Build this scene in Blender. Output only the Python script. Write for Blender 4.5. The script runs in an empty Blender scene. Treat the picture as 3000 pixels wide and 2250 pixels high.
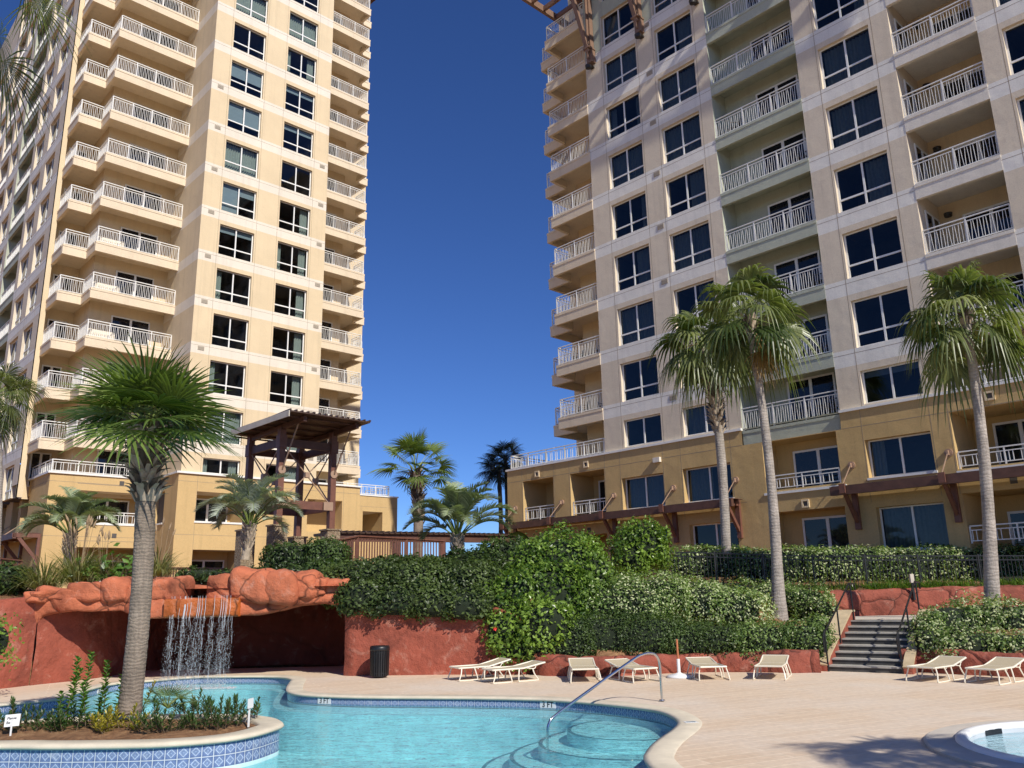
import bpy, math, random
import numpy as np
from mathutils import Vector, Matrix, geometry
R = math.radians
scene = bpy.context.scene
COL = scene.collection
# ------------------------------------------------------------------ camera, sky, sun, exposure
FPX, PITCH, ROLL, CAMZ = 2400.0, R(14.357), R(-1.2759), 2.0
cam_d = bpy.data.cameras.new("camera"); cam = bpy.data.objects.new("camera", cam_d); COL.objects.link(cam)
cam_d.sensor_fit = 'HORIZONTAL'; cam_d.sensor_width = 36.0; cam_d.lens = FPX / 3000.0 * 36.0
cam_d.clip_start = 0.1; cam_d.clip_end = 3000.0
_cp, _sp, _cr, _sr = math.cos(PITCH), math.sin(PITCH), math.cos(ROLL), math.sin(ROLL)
_r0, _u0, _f0 = np.array([1, 0, 0.]), np.array([0, -_sp, _cp]), np.array([0, _cp, _sp])
BX, BY, BF = _cr * _r0 + _sr * _u0, -_sr * _r0 + _cr * _u0, _f0
cam.matrix_world = Matrix(((BX[0], BY[0], -BF[0], 0), (BX[1], BY[1], -BF[1], 0), (BX[2], BY[2], -BF[2], CAMZ), (0, 0, 0, 1)))
scene.camera = cam
SUN_EL = R(39.0); SUN_DIR = np.array([0.5587, -0.829]) / np.hypot(0.5587, 0.829)     # horizontal direction towards the sun
world = bpy.data.worlds.new("World"); scene.world = world; world.use_nodes = True
wn = world.node_tree; wn.nodes.clear()
_sky = wn.nodes.new('ShaderNodeTexSky'); _sky.sky_type = 'NISHITA'; _sky.sun_disc = False
_sky.sun_elevation = SUN_EL; _sky.sun_rotation = math.atan2(SUN_DIR[0], SUN_DIR[1])
_sky.altitude = 0; _sky.air_density = 0.75; _sky.dust_density = 0.0; _sky.ozone_density = 10.0
_bg = wn.nodes.new('ShaderNodeBackground'); _bg.inputs['Strength'].default_value = 0.108
_wo = wn.nodes.new('ShaderNodeOutputWorld')
_hs = wn.nodes.new('ShaderNodeHueSaturation'); _hs.inputs['Saturation'].default_value = 1.06; _hs.inputs['Hue'].default_value = .509; wn.links.new(_sky.outputs[0], _hs.inputs['Color']); wn.links.new(_hs.outputs[0], _bg.inputs['Color']); wn.links.new(_bg.outputs[0], _wo.inputs[0])
sun_d = bpy.data.lights.new("sun", 'SUN'); sun = bpy.data.objects.new("sun", sun_d); COL.objects.link(sun)
sun_d.energy = 4.4; sun_d.angle = R(0.53); sun_d.color = (1.0, 0.945, 0.85)
_to = Vector((SUN_DIR[0] * math.cos(SUN_EL), SUN_DIR[1] * math.cos(SUN_EL), math.sin(SUN_EL)))
sun.rotation_euler = _to.to_track_quat('Z', 'Y').to_euler(); sun.location = (20, -30, 40)
scene.view_settings.view_transform = 'Standard'; scene.view_settings.look = 'None'
scene.view_settings.exposure = 0.16; scene.view_settings.gamma = 1.0
scene.render.engine = 'CYCLES'
cy = scene.cycles
cy.max_bounces = 7; cy.diffuse_bounces = 3; cy.glossy_bounces = 3; cy.transmission_bounces = 4; cy.transparent_max_bounces = 12
cy.use_denoising = True; cy.caustics_reflective = False; cy.caustics_refractive = False
cy.use_adaptive_sampling = True; cy.adaptive_threshold = 0.02; cy.sample_clamp_indirect = 6.0

# ------------------------------------------------------------------ measuring helpers (3000 x 2250 picture coordinates)
CAM = np.array([0, 0, CAMZ])
def ray(x, y): return (x - 1500) / FPX * BX - (y - 1125) / FPX * BY + BF
def gz(x, y, z=0.0):
    d = ray(x, y); return CAM + d * (z - CAMZ) / d[2]
def at(x, y, Y):
    d = ray(x, y); return CAM + d * Y / d[1]
def pxm(px, Y): return px * Y * 1.0 / FPX * 0.985
TH = R(43.48)

# ------------------------------------------------------------------ mesh builder
class MB:
    def __init__(s): s.V = []; s.n = 0; s.F = []; s.T = []; s.hasT = False
    def add(s, V, F, m=0, tint=None):
        V = np.asarray(V, dtype=np.float64).reshape(-1, 3); F = np.asarray(F, dtype=np.int64)
        if F.ndim == 1: F = F.reshape(1, -1)
        s.V.append(V); s.F.append((F + s.n, m)); s.n += len(V)
        if tint is None: s.T.append(np.zeros(len(V)))
        else: s.T.append(np.broadcast_to(np.asarray(tint, float), (len(V),))); s.hasT = True
        return s
    def quad(s, a, b, c, d, m=0): return s.add([a, b, c, d], [[0, 1, 2, 3]], m)
    def hexa(s, P, m=0):
        return s.add(P, [[0, 3, 2, 1], [4, 5, 6, 7], [0, 1, 5, 4], [1, 2, 6, 5], [2, 3, 7, 6], [3, 0, 4, 7]], m)
    def bx(s, x0, x1, y0, y1, z0, z1, m=0):
        return s.hexa([(x0, y0, z0), (x1, y0, z0), (x1, y1, z0), (x0, y1, z0), (x0, y0, z1), (x1, y0, z1), (x1, y1, z1), (x0, y1, z1)], m)
    def bar(s, p, q, w, h=None, m=0, up=(0, 0, 1)):
        p = np.asarray(p, float); q = np.asarray(q, float); h = w if h is None else h
        d = q - p; L = np.linalg.norm(d); d = d / max(L, 1e-9); up = np.asarray(up, float)
        if abs(d @ up) > 0.97: up = np.array([1.0, 0, 0]) if abs(d[0]) < .9 else np.array([0, 1.0, 0])
        a = np.cross(d, up); a /= np.linalg.norm(a); b = np.cross(a, d)
        a = a * w / 2; b = b * h / 2
        return s.hexa([p - a - b, p + a - b, p + a + b, p - a + b, q - a - b, q + a - b, q + a + b, q - a + b], m)
    def tube(s, pts, r, n=8, m=0, cap=True, tint=None):
        pts = np.asarray(pts, float); k = len(pts); r = np.broadcast_to(np.asarray(r, float), (k,))
        t = np.gradient(pts, axis=0); t /= np.linalg.norm(t, axis=1)[:, None] + 1e-12
        ref = np.array([0, 0, 1.0]) if abs(t[0][2]) < .9 else np.array([1.0, 0, 0])
        a = np.cross(t[0], ref); a /= np.linalg.norm(a)
        V = []; ang = np.arange(n) * 2 * np.pi / n
        for i in range(k):
            a = a - t[i] * (a @ t[i]); a /= np.linalg.norm(a); b = np.cross(t[i], a)
            V.append(pts[i] + r[i] * (np.cos(ang)[:, None] * a + np.sin(ang)[:, None] * b))
        V = np.concatenate(V); i = np.arange(k - 1)[:, None] * n; j = np.arange(n)[None]; j2 = (j + 1) % n
        F = np.stack([i + j, i + j2, i + n + j2, i + n + j], -1).reshape(-1, 4)
        s.add(V, F, m, tint)
        if cap:
            s.F.append((np.array([[s.n - len(V) + x for x in range(n)][::-1]]), m)); s.F.append((np.array([[s.n - n + x for x in range(n)]]), m))
        return s
    def lathe(s, prof, n=16, c=(0, 0, 0), m=0):
        c = np.asarray(c, float); k = len(prof); ang = np.arange(n) * 2 * np.pi / n
        V = np.concatenate([np.stack([np.cos(ang) * r, np.sin(ang) * r, np.full(n, z)], 1) for r, z in prof]) + c
        i = np.arange(k - 1)[:, None] * n; j = np.arange(n)[None]; j2 = (j + 1) % n
        F = np.stack([i + j, i + j2, i + n + j2, i + n + j], -1).reshape(-1, 4)
        s.add(V, F, m)
        if prof[0][0] > 1e-6: s.F.append((np.array([[s.n - len(V) + x for x in range(n)][::-1]]), m))
        if prof[-1][0] > 1e-6: s.F.append((np.array([[s.n - n + x for x in range(n)]]), m))
        return s
    def prism(s, poly, z0, z1, m=0):
        n = len(poly); V = [(p[0], p[1], z0) for p in poly] + [(p[0], p[1], z1) for p in poly]
        b = s.n
        s.add(V, [[i, (i + 1) % n, n + (i + 1) % n, n + i] for i in range(n)], m)
        s.F.append((np.array([[b + i for i in range(n)][::-1]]), m)); s.F.append((np.array([[b + n + i for i in range(n)]]), m))
        return s
    def mesh(s, name, mats, smooth=False):
        me = bpy.data.meshes.new(name)
        V = np.concatenate(s.V) if s.V else np.zeros((0, 3))
        lt = np.concatenate([np.full(len(f), f.shape[1], dtype=np.int32) for f, m in s.F])
        vi = np.concatenate([f.ravel() for f, m in s.F]).astype(np.int32)
        mi = np.concatenate([np.full(len(f), m, dtype=np.int32) for f, m in s.F])
        me.vertices.add(len(V)); me.vertices.foreach_set('co', V.astype(np.float32).ravel())
        me.loops.add(len(vi)); me.loops.foreach_set('vertex_index', vi)
        me.polygons.add(len(lt)); me.polygons.foreach_set('loop_start', np.concatenate([[0], np.cumsum(lt)[:-1]]).astype(np.int32))
        me.polygons.foreach_set('material_index', mi)
        if smooth: me.polygons.foreach_set('use_smooth', np.ones(len(lt), dtype=bool))
        else: me.polygons.foreach_set('use_smooth', np.zeros(len(lt), dtype=bool))
        me.update(calc_edges=True); me.validate()
        if s.hasT:
            at_ = me.attributes.new('tint', 'FLOAT', 'POINT'); at_.data.foreach_set('value', np.concatenate(s.T).astype(np.float32))
        for m in (mats if isinstance(mats, (list, tuple)) else [mats]): me.materials.append(m)
        return me
    def build(s, name, mats, parent=None, loc=None, rz=0.0, smooth=False):
        return link(name, s.mesh(name, mats, smooth), parent, loc, rz)
def link(name, me, parent=None, loc=None, rz=0.0):
    o = bpy.data.objects.new(name, me); COL.objects.link(o)
    if parent is not None: o.parent = parent
    if loc is not None: o.location = loc
    o.rotation_euler = (0, 0, rz); return o
def tag(o, label=None, cat=None, group=None, kind=None):
    if label: o['label'] = label
    if cat: o['category'] = cat
    if group: o['group'] = group
    if kind: o['kind'] = kind
    return o
def thing(name, label, cat, loc=(0, 0, 0), rz=0.0, group=None):
    o = bpy.data.objects.new(name, None); COL.objects.link(o); o.location = loc; o.rotation_euler = (0, 0, rz)
    o.empty_display_size = 0.2
    return tag(o, label, cat, group)
KIDS = {}
def copy_tree(o, parent=None, **kw):
    c = o.copy(); COL.objects.link(c)
    if parent is not None: c.parent = parent
    for ch in o.children: copy_tree(ch, c)
    return c
def dup(src, loc, rz=0.0, label=None, group=None, scale=None):
    c = copy_tree(src); c.location = loc; c.rotation_euler = (0, 0, rz)
    if label: c['label'] = label
    if group: c['group'] = group
    if scale: c.scale = (scale,) * 3
    return c

# ------------------------------------------------------------------ materials
def nodes(name):
    m = bpy.data.materials.new(name); m.use_nodes = True; nt = m.node_tree
    return m, nt, nt.nodes['Principled BSDF'], nt.nodes['Material Output']
def N(nt, typ, **kw):
    n = nt.nodes.new(typ)
    for k, v in kw.items():
        if k in ('operation', 'blend_type', 'data_type', 'attribute_name', 'noise_dimensions', 'feature', 'distance', 'bands_direction', 'wave_type', 'vector_type', 'mode', 'interpolation_type'): setattr(n, k, v)
        else: n.inputs[k].default_value = v
    return n
def mixc(nt, fac, a, b, blend='MIX'):
    n = nt.nodes.new('ShaderNodeMix'); n.data_type = 'RGBA'; n.blend_type = blend
    for s, v in ((0, fac), (6, a), (7, b)):
        if hasattr(v, 'is_linked') or hasattr(v, 'links'): nt.links.new(v, n.inputs[s])
        else: n.inputs[s].default_value = v if s == 0 else (tuple(v) + (1,) if len(v) == 3 else v)
    return n.outputs[2]
def ramp(nt, src, stops):
    r = nt.nodes.new('ShaderNodeValToRGB'); el = r.color_ramp.elements
    while len(el) < len(stops): el.new(0.5)
    for e, (p, c) in zip(el, stops):
        e.position = p; e.color = tuple(c) + (1,) if len(c) == 3 else c
    nt.links.new(src, r.inputs[0]); return r.outputs[0]
def noise(nt, scale, detail=4, rough=.55, vec=None, dist=0.0):
    n = N(nt, 'ShaderNodeTexNoise', Scale=scale, Detail=detail, Roughness=rough, Distortion=dist)
    if vec is not None: nt.links.new(vec, n.inputs['Vector'])
    return n.outputs['Fac']
def bump(nt, h, strength, dist=0.02, nrm=None):
    b = N(nt, 'ShaderNodeBump', Strength=strength, Distance=dist); nt.links.new(h, b.inputs['Height'])
    if nrm is not None: nt.links.new(nrm, b.inputs['Normal'])
    return b.outputs[0]
def objvec(nt, scale=None, rot=None):
    tc = nt.nodes.new('ShaderNodeTexCoord')
    if scale is None and rot is None: return tc.outputs['Object']
    mp = nt.nodes.new('ShaderNodeMapping')
    if scale: mp.inputs['Scale'].default_value = scale
    if rot: mp.inputs['Rotation'].default_value = rot
    nt.links.new(tc.outputs['Object'], mp.inputs['Vector']); return mp.outputs[0]
def plain(name, c, rough=.6, metal=0.0, spec=.5, var=.12, vscale=3.0, bstr=0.0, bscale=40, bdist=.01, streak=0.0):
    m, nt, p, o = nodes(name)
    v = objvec(nt); n1 = noise(nt, vscale, 5, .6, v)
    lo = tuple(x * (1 - var) for x in c); hi = tuple(min(1, x * (1 + var)) for x in c)
    col = ramp(nt, n1, [(.3, lo), (.7, hi)])
    if streak:
        n2 = noise(nt, 1.0, 5, .6, objvec(nt, (3.5, 3.5, .22)))
        f = ramp(nt, n2, [(.5, (0, 0, 0)), (.78, (streak,) * 3)])
        col = mixc(nt, f, col, tuple(x * .55 for x in c))
    nt.links.new(col, p.inputs['Base Color'])
    p.inputs['Roughness'].default_value = rough; p.inputs['Metallic'].default_value = metal
    p.inputs['Specular IOR Level'].default_value = spec
    if bstr:
        nt.links.new(bump(nt, noise(nt, bscale, 4, .6, v), bstr, bdist), p.inputs['Normal'])
    return m
def stucco(name, c, lump=.35):
    m, nt, p, o = nodes(name); v = objvec(nt)
    col = ramp(nt, noise(nt, .45, 6, .62, v), [(.3, tuple(x * .93 for x in c)), (.72, tuple(min(1, x * 1.05) for x in c))])
    st = ramp(nt, noise(nt, 1.0, 5, .6, objvec(nt, (2.2, 2.2, .12))), [(.52, (0, 0, 0)), (.80, (.42,) * 3)])
    col = mixc(nt, st, col, tuple(x * .62 for x in c))
    sp = ramp(nt, noise(nt, 26, 2, .6, v), [(.35, (.93,) * 3), (.65, (1.05,) * 3)])
    col = mixc(nt, 1.0, col, sp, 'MULTIPLY')
    nt.links.new(col, p.inputs['Base Color']); p.inputs['Roughness'].default_value = .92; p.inputs['Specular IOR Level'].default_value = .2
    b1 = bump(nt, noise(nt, 1.6, 3, .5, v), lump, .06); b2 = bump(nt, noise(nt, 55, 3, .6, v), .3, .006, b1)
    nt.links.new(b2, p.inputs['Normal']); return m
def leafmat(name, dark, light, rough=.42, trans=.35, extra=None):
    m, nt, p, o = nodes(name)
    a = N(nt, 'ShaderNodeAttribute', attribute_name='tint')
    stops = [(0, dark), (.75, light)]
    if extra: stops += [(.86, extra), (1.0, extra)]
    col = ramp(nt, a.outputs['Fac'], stops)
    nt.links.new(col, p.inputs['Base Color']); p.inputs['Roughness'].default_value = rough; p.inputs['Specular IOR Level'].default_value = .45
    tr = nt.nodes.new('ShaderNodeBsdfTranslucent'); c2 = mixc(nt, 1.0, col, (1.3, 1.5, .55), 'MULTIPLY'); nt.links.new(c2, tr.inputs['Color'])
    mx = nt.nodes.new('ShaderNodeMixShader'); mx.inputs[0].default_value = trans
    nt.links.new(p.outputs[0], mx.inputs[1]); nt.links.new(tr.outputs[0], mx.inputs[2]); nt.links.new(mx.outputs[0], o.inputs[0])
    return m
def frontfac(nt, fac, back=.06):
    """a single sheet stands for a clear layer: no total reflection when light leaves through its back"""
    ge = nt.nodes.new('ShaderNodeNewGeometry'); mx = nt.nodes.new('ShaderNodeMix'); mx.data_type = 'FLOAT'
    nt.links.new(ge.outputs['Backfacing'], mx.inputs[0]); nt.links.new(fac, mx.inputs[2]); mx.inputs[3].default_value = back
    return mx.outputs[0]
def glassmat(name, tint=(.62, .66, .66), ior=1.5, rough=.015, wav=.0):
    m, nt, p, o = nodes(name); nt.nodes.remove(p)
    t = nt.nodes.new('ShaderNodeBsdfTransparent'); t.inputs[0].default_value = tuple(tint) + (1,)
    g = nt.nodes.new('ShaderNodeBsdfGlossy'); g.inputs['Roughness'].default_value = rough; g.inputs['Color'].default_value = (.9, .95, 1, 1)
    f = nt.nodes.new('ShaderNodeFresnel'); f.inputs['IOR'].default_value = ior
    if wav:
        b = bump(nt, noise(nt, .9, 2, .5, objvec(nt)), wav, .05); nt.links.new(b, g.inputs['Normal'])
    mx = nt.nodes.new('ShaderNodeMixShader'); nt.links.new(frontfac(nt, f.outputs[0]), mx.inputs[0]); nt.links.new(t.outputs[0], mx.inputs[1]); nt.links.new(g.outputs[0], mx.inputs[2])
    nt.links.new(mx.outputs[0], o.inputs[0]); return m
M = {}
M['cream'] = stucco('cream_stucco', (.72, .575, .375))
M['cream_shade'] = stucco('cream_stucco_shade', (.73, .625, .48))  # cream again for the shaded faces, their grey cast put into the colour
M['band_shade'] = stucco('band_stucco_shade', (.83, .79, .71))  # bands of the shaded faces, tone of the shade put into the colour
M['band'] = stucco('white_band_stucco', (.78, .70, .58))
M['ochre'] = stucco('ochre_stucco', (.60, .42, .20))
M['ochre_shade'] = stucco('ochre_stucco_shade', (.58, .405, .185))  # same ochre paint on the right podium, its shade put into the colour
M['sage'] = stucco('sage_stucco', (.46, .48, .38))
M['soffit'] = plain('soffit_plaster', (.66, .55, .41), .9, var=.06)
M['slab'] = stucco('balcony_stucco', (.75, .62, .45), .15)
M['slabw'] = stucco('balcony_white_stucco', (.76, .70, .60), .2)
M['cap'] = plain('white_cap', (.82, .80, .75), .5, var=.05)
M['groove'] = plain('joint_groove', (.34, .26, .17), .9, var=.05)
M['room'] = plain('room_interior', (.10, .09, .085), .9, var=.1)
M['rail'] = plain('rail_white', (.80, .78, .73), .4, var=.04)
M['frame'] = plain('window_frame_white', (.82, .81, .77), .4, var=.03)
M['glass'] = glassmat('window_glass', wav=.03)
M['glassr'] = glassmat('tinted_window_glass', (.34, .38, .43), wav=.03)
M['curtain'] = plain('curtain_cloth', (.42, .47, .42), .9, var=.1, vscale=8)
M['blind'] = plain('roller_blind', (.36, .45, .50), .8, var=.05)
M['vent'] = plain('vent_grille', (.42, .36, .28), .7, var=.15, vscale=30)
M['wood'] = plain('brown_timber', (.105, .048, .032), .55, var=.25, vscale=4, streak=.35)
M['woodl'] = plain('red_brown_timber', (.17, .072, .048), .5, var=.2, vscale=4, streak=.3)
M['steelb'] = plain('tan_steel', (.36, .235, .16), .5, var=.1)
M['canopy'] = plain('tan_canopy_steel', (.22, .13, .085), .5, var=.12)
M['roofm'] = plain('roof_metal', (.085, .05, .035), .45, metal=.2, var=.2)
M['black'] = plain('black_metal', (.012, .012, .013), .4, var=.2)
M['white'] = plain('white_paint', (.8, .8, .78), .4, var=.03)
M['darkl'] = plain('dark_lamp', (.03, .025, .02), .5)
M['bed_sling'] = plain('beige_sling', (.50, .42, .28), .75, var=.08, vscale=60)
M['bed_frame'] = plain('cream_frame', (.80, .74, .60), .35, var=.04)
M['steel'] = plain('stainless_steel', (.62, .62, .62), .18, metal=1.0, var=.05)
M['conc'] = plain('grey_concrete', (.075, .072, .066), .9, var=.25, vscale=5, bstr=.3, bscale=30)
M['concl'] = plain('pale_concrete', (.56, .50, .42), .9, var=.12, vscale=3, bstr=.2, bscale=30)
M['conc2'] = plain('worn_tread', (.38, .36, .32), .9, var=.2, vscale=5)
M['cheek'] = plain('tan_capstone', (.50, .39, .24), .9, var=.2, vscale=3)
M['orange'] = plain('orange_pole', (.50, .17, .07), .5)
M['ink'] = plain('black_ink', (.01, .01, .012), .6)
M['sofa'] = plain('cream_cushion', (.75, .68, .55), .8)
M['flower'] = plain('red_petal', (.75, .02, .02), .5)
# ------------------------------------------------------------------ towers
rng = np.random.default_rng(7)
ZG = 2.2                                   # level of the upper ground
class Fac:
    """a facade plane: origin o, direction d along it, outward normal n (all in the tower's own plan)"""
    def __init__(s, o, d, n):
        s.o, s.d, s.n = (np.asarray(q, float) for q in (o, d, n))
        x = s.d if (s.d[0] * -s.n[1] - s.d[1] * -s.n[0]) > 0 else -s.d
        s.rz = math.atan2(x[1], x[0])
    def P(s, a, dep, z):
        q = s.o + a * s.d - dep * s.n; return (q[0], q[1], z)
def wall(mb, F, a0, a1, z0, z1, ops=(), mf=lambda a, z: 0, zx=()):
    xs = sorted({a0, a1} | {o[k] for o in ops for k in ('a0', 'a1') if a0 <= o[k] <= a1})
    zs = sorted({z0, z1} | {o[k] for o in ops for k in ('z0', 'z1') if z0 <= o[k] <= z1} | {z for z in zx if z0 < z < z1})
    for i in range(len(xs) - 1):
        for j in range(len(zs) - 1):
            a, z = (xs[i] + xs[i + 1]) / 2, (zs[j] + zs[j + 1]) / 2
            if any(o['a0'] < a < o['a1'] and o['z0'] < z < o['z1'] for o in ops): continue
            mb.quad(F.P(xs[i], 0, zs[j]), F.P(xs[i + 1], 0, zs[j]), F.P(xs[i + 1], 0, zs[j + 1]), F.P(xs[i], 0, zs[j + 1]), mf(a, z))
    for o in ops:
        A, B_, C_, D_ = o['a0'], o['a1'], o['z0'], o['z1']; dep = o.get('dep', .2); m = o.get('m', 0)
        def tun(d0, d1, mw, mc, mfl):
            mb.quad(F.P(A, d0, C_), F.P(A, d1, C_), F.P(A, d1, D_), F.P(A, d0, D_), mw)
            mb.quad(F.P(B_, d0, C_), F.P(B_, d1, C_), F.P(B_, d1, D_), F.P(B_, d0, D_), mw)
            mb.quad(F.P(A, d0, D_), F.P(B_, d0, D_), F.P(B_, d1, D_), F.P(A, d1, D_), mc)
            mb.quad(F.P(A, d0, C_), F.P(B_, d0, C_), F.P(B_, d1, C_), F.P(A, d1, C_), mfl)
        tun(0, dep, m, o.get('mc', m), o.get('mfl', m))
        d1 = dep
        if o.get('room'):
            d1 = dep + o['room']; r = o['mr']; tun(dep, d1, r, r, r); mb_ = r
        else: mb_ = o.get('mb', m)
        mb.quad(F.P(A, d1, C_), F.P(B_, d1, C_), F.P(B_, d1, D_), F.P(A, d1, D_), mb_)
def strip(mb, F, a0, a1, z0, z1, m, pr=.003):
    P = [F.P(a0, 0, z0), F.P(a1, 0, z0), F.P(a1, -pr, z0), F.P(a0, -pr, z0), F.P(a0, 0, z1), F.P(a1, 0, z1), F.P(a1, -pr, z1), F.P(a0, -pr, z1)]
    mb.hexa(P, m)
_WC = {}
def win_meshes(w, h, tr, gl='glass'):
    k = (round(w, 2), round(h, 2), tr, gl)
    if k in _WC: return _WC[k]
    f = MB(); t = .07; d = .05
    f.bx(-w/2, -w/2 + t, 0, d, 0, h); f.bx(w/2 - t, w/2, 0, d, 0, h); f.bx(-w/2 + t, w/2 - t, 0, d, 0, t); f.bx(-w/2 + t, w/2 - t, 0, d, h - .055, h)
    f.bx(-.04, .04, -.012, d, t, h - .055)
    if tr:
        f.bx(-w/2 + t, -.04, -.006, d, tr - .04, tr + .04); f.bx(.04, w/2 - t, -.006, d, tr - .04, tr + .04)
    p = MB(); p.quad((-w/2 + .03, .03, .03), (w/2 - .03, .03, .03), (w/2 - .03, .03, h - .03), (-w/2 + .03, .03, h - .03))
    cs = {}
    def cloth(segs, z0=.06, y=.28):
        c = MB()
        for x0, x1 in segs:
            n = max(8, int((x1 - x0) / .035)); xs = np.linspace(x0, x1, n); ph = rng.uniform(0, 6)
            yy = y + .045 * np.sin(xs * 38 + ph) + .02 * np.sin(xs * 71 + ph)
            V = np.concatenate([np.stack([xs, yy, np.full(n, z0)], 1), np.stack([xs, yy, np.full(n, h - .03)], 1)])
            i = np.arange(n - 1); c.add(V, np.stack([i, i + 1, n + i + 1, n + i], 1))
        return c.mesh('curtain', M['curtain'], True)
    cs['full'] = cloth([(-w/2 + .02, w/2 - .02)]); cs['left'] = cloth([(-w/2 + .02, -w/2 + .02 + w * .2)]); cs['right'] = cloth([(w/2 - w * .26, w/2 - .02)])
    cs['both'] = cloth([(-w/2 + .02, -w/2 + w * .18), (w/2 - w * .24, w/2 - .02)]); cs['halfl'] = cloth([(-w/2 + .02, -.05)]); cs['halfr'] = cloth([(.05, w/2 - .02)])
    def blind(zl, zr):
        b = MB(); b.bx(-w/2 + .03, -.02, .14, .15, zl, h - .04); b.bx(.02, w/2 - .03, .14, .15, zr, h - .04); return b.mesh('blind', M['blind'])
    cs['blind'] = blind(.5 * h, .5 * h); cs['blind2'] = blind(.08 * h, .72 * h); cs['blind3'] = blind(.80 * h, .80 * h); cs['blind4'] = blind(.36 * h, .30 * h)
    _WC[k] = (f.mesh('window_frame', M['frame']), p.mesh('pane', M[gl]), cs); return _WC[k]
def window(root, F, a0, a1, z0, z1, tr=0, cur=None, dep=.17, name='window'):
    fm, pm, cs = win_meshes(a1 - a0 - .004, z1 - z0 - .004, tr, 'glassr' if root['label'].startswith('right') or abs(F.d[0]) < .5 else 'glass')
    q = F.P((a0 + a1) / 2, dep, z0 + .002 - ZG)
    w = link(name, fm, root, q, F.rz); link('pane', pm, w)
    if cur: link('blind' if cur.startswith('blind') else 'curtain', cs[cur], w)
    return w
_DC = {}
def door(root, F, a0, a1, z0, z1, dep, cur=None):
    w, h = a1 - a0, z1 - z0; k = (round(w, 2), round(h, 2))
    if k not in _DC:
        f = MB(); t = .09
        f.bx(-w/2, -w/2 + t, 0, .05, 0, h - t); f.bx(w/2 - t, w/2, 0, .05, 0, h - t); f.bx(-w/2, w/2, 0, .05, h - t, h); f.bx(-.07, .07, -.01, .05, 0, h - t); f.bx(-w/2 + t, w/2 - t, .001, .045, .002, .07)
        p = MB(); p.quad((-w/2 + t, .02, .03), (w/2 - t, .02, .03), (w/2 - t, .02, h - t), (-w/2 + t, .02, h - t))
        _DC[k] = (f.mesh('sliding_door', M['frame']), p.mesh('pane', M['dglass']))
    d = link('sliding_door', _DC[k][0], root, F.P((a0 + a1) / 2, dep - .052, z0 - ZG), F.rz); link('pane', _DC[k][1], d); return d
def railing_mesh(paths, h=1.05, gap=.108, wavy=True, posts=1.35):
    b = MB()
    for pts in paths:
        pts = [np.array(p + (0.,)) for p in pts]
        for i in range(len(pts) - 1):
            p, q = pts[i], pts[i + 1]; L = np.linalg.norm(q - p); d = (q - p) / L; U = np.array([0, 0, 1.])
            b.bar(p + U * h, q + U * h, .06, .045); b.bar(p + U * (h - .15), q + U * (h - .15), .035, .035); b.bar(p + U * .09, q + U * .09, .035, .035)
            npost = max(1, round(L / posts))
            for k in range(npost + 1):
                if k == 0 and i > 0: continue
                x = p + d * L * k / npost; b.bar(x, x + U * (h - .02), .05, .05)
            n = int(L / gap)
            for k in range(n):
                x = p + d * (k + .5) * L / n
                if wavy:
                    a = .024 * (1 if k % 2 else -1) * (.7 + .3 * math.sin(k * .9)); m = .008 * math.sin(k * 2.2)
                    b.bar(x - d * a + U * .09, x + d * m + U * (h * .48), .019, .019); b.bar(x + d * m + U * (h * .48), x + d * a + U * (h - .15), .019, .019)
                else:
                    if k % 3 == 2: continue
                    b.bar(x + U * .09, x + U * (h - .15), .024, .024)
    return b.mesh('railing', M['rail'])
def slab_mesh(poly, edges, th=.2, fas=.64, mat='slab', w=.18):
    """balcony slab with its downstand fascia along the open edges; top at z=0"""
    b = MB(); b.prism(poly, -th, 0)
    n = len(poly); cx = sum(p[0] for p in poly) / n; cyy = sum(p[1] for p in poly) / n
    area = sum(poly[i][0] * poly[(i + 1) % n][1] - poly[(i + 1) % n][0] * poly[i][1] for i in range(n)) / 2
    sg = 1 if area > 0 else -1
    for e in edges:
        p, q = np.array(poly[e]), np.array(poly[(e + 1) % n]); d = (q - p) / np.linalg.norm(q - p); nn = np.array([d[1], -d[0]]) * sg   # outward
        e0 = (e - 1) % n in edges; e1 = (e + 1) % n in edges
        def cross(i, j, k): A, B2, C2 = (np.array(poly[t % n]) for t in (i, j, k)); return ((B2 - A)[0] * (C2 - B2)[1] - (B2 - A)[1] * (C2 - B2)[0]) * sg
        pp = p + nn * .004; qq = q + nn * .004
        if e0 and cross(e - 1, e, e + 1) > 0: pp = pp + d * 0.0
        if e1:
            qq = qq - d * (w if cross(e, e + 1, e + 2) > 0 else -.0)
        a = [pp, qq, qq - nn * w, pp - nn * w]
        b.hexa([(x[0], x[1], -fas) for x in a] + [(x[0], x[1], -.002 if False else .0015) for x in a])
        lip = [pp + nn * .025, qq + nn * .025, qq, pp]
        b.hexa([(x[0], x[1], -.13) for x in lip] + [(x[0], x[1], .0012) for x in lip])
    return b.mesh('balcony', [M[mat]])
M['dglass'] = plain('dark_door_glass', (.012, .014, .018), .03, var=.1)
def bandf(head0, P, hgt, cr=0, wh=1, top=None, topm=2):
    def f(a, z):
        if top and z > top: return topm
        r = (z - head0) % P
        return wh if (r > .28 and r < P - hgt + .001 and z > head0) else cr
    return f
def bandz(head0, P, hgt, n): return [head0 + P * k + x for k in range(n) for x in (.28, P - hgt)]
CUR = ['full', 'full', 'left', 'right', 'both', 'both', 'halfl', 'halfr', 'blind', 'blind2', 'blind3', 'blind4', None, None]
def pick(i, j): return CUR[(i * 7 + j * 5 + (i * j) % 3) % len(CUR)]

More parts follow.
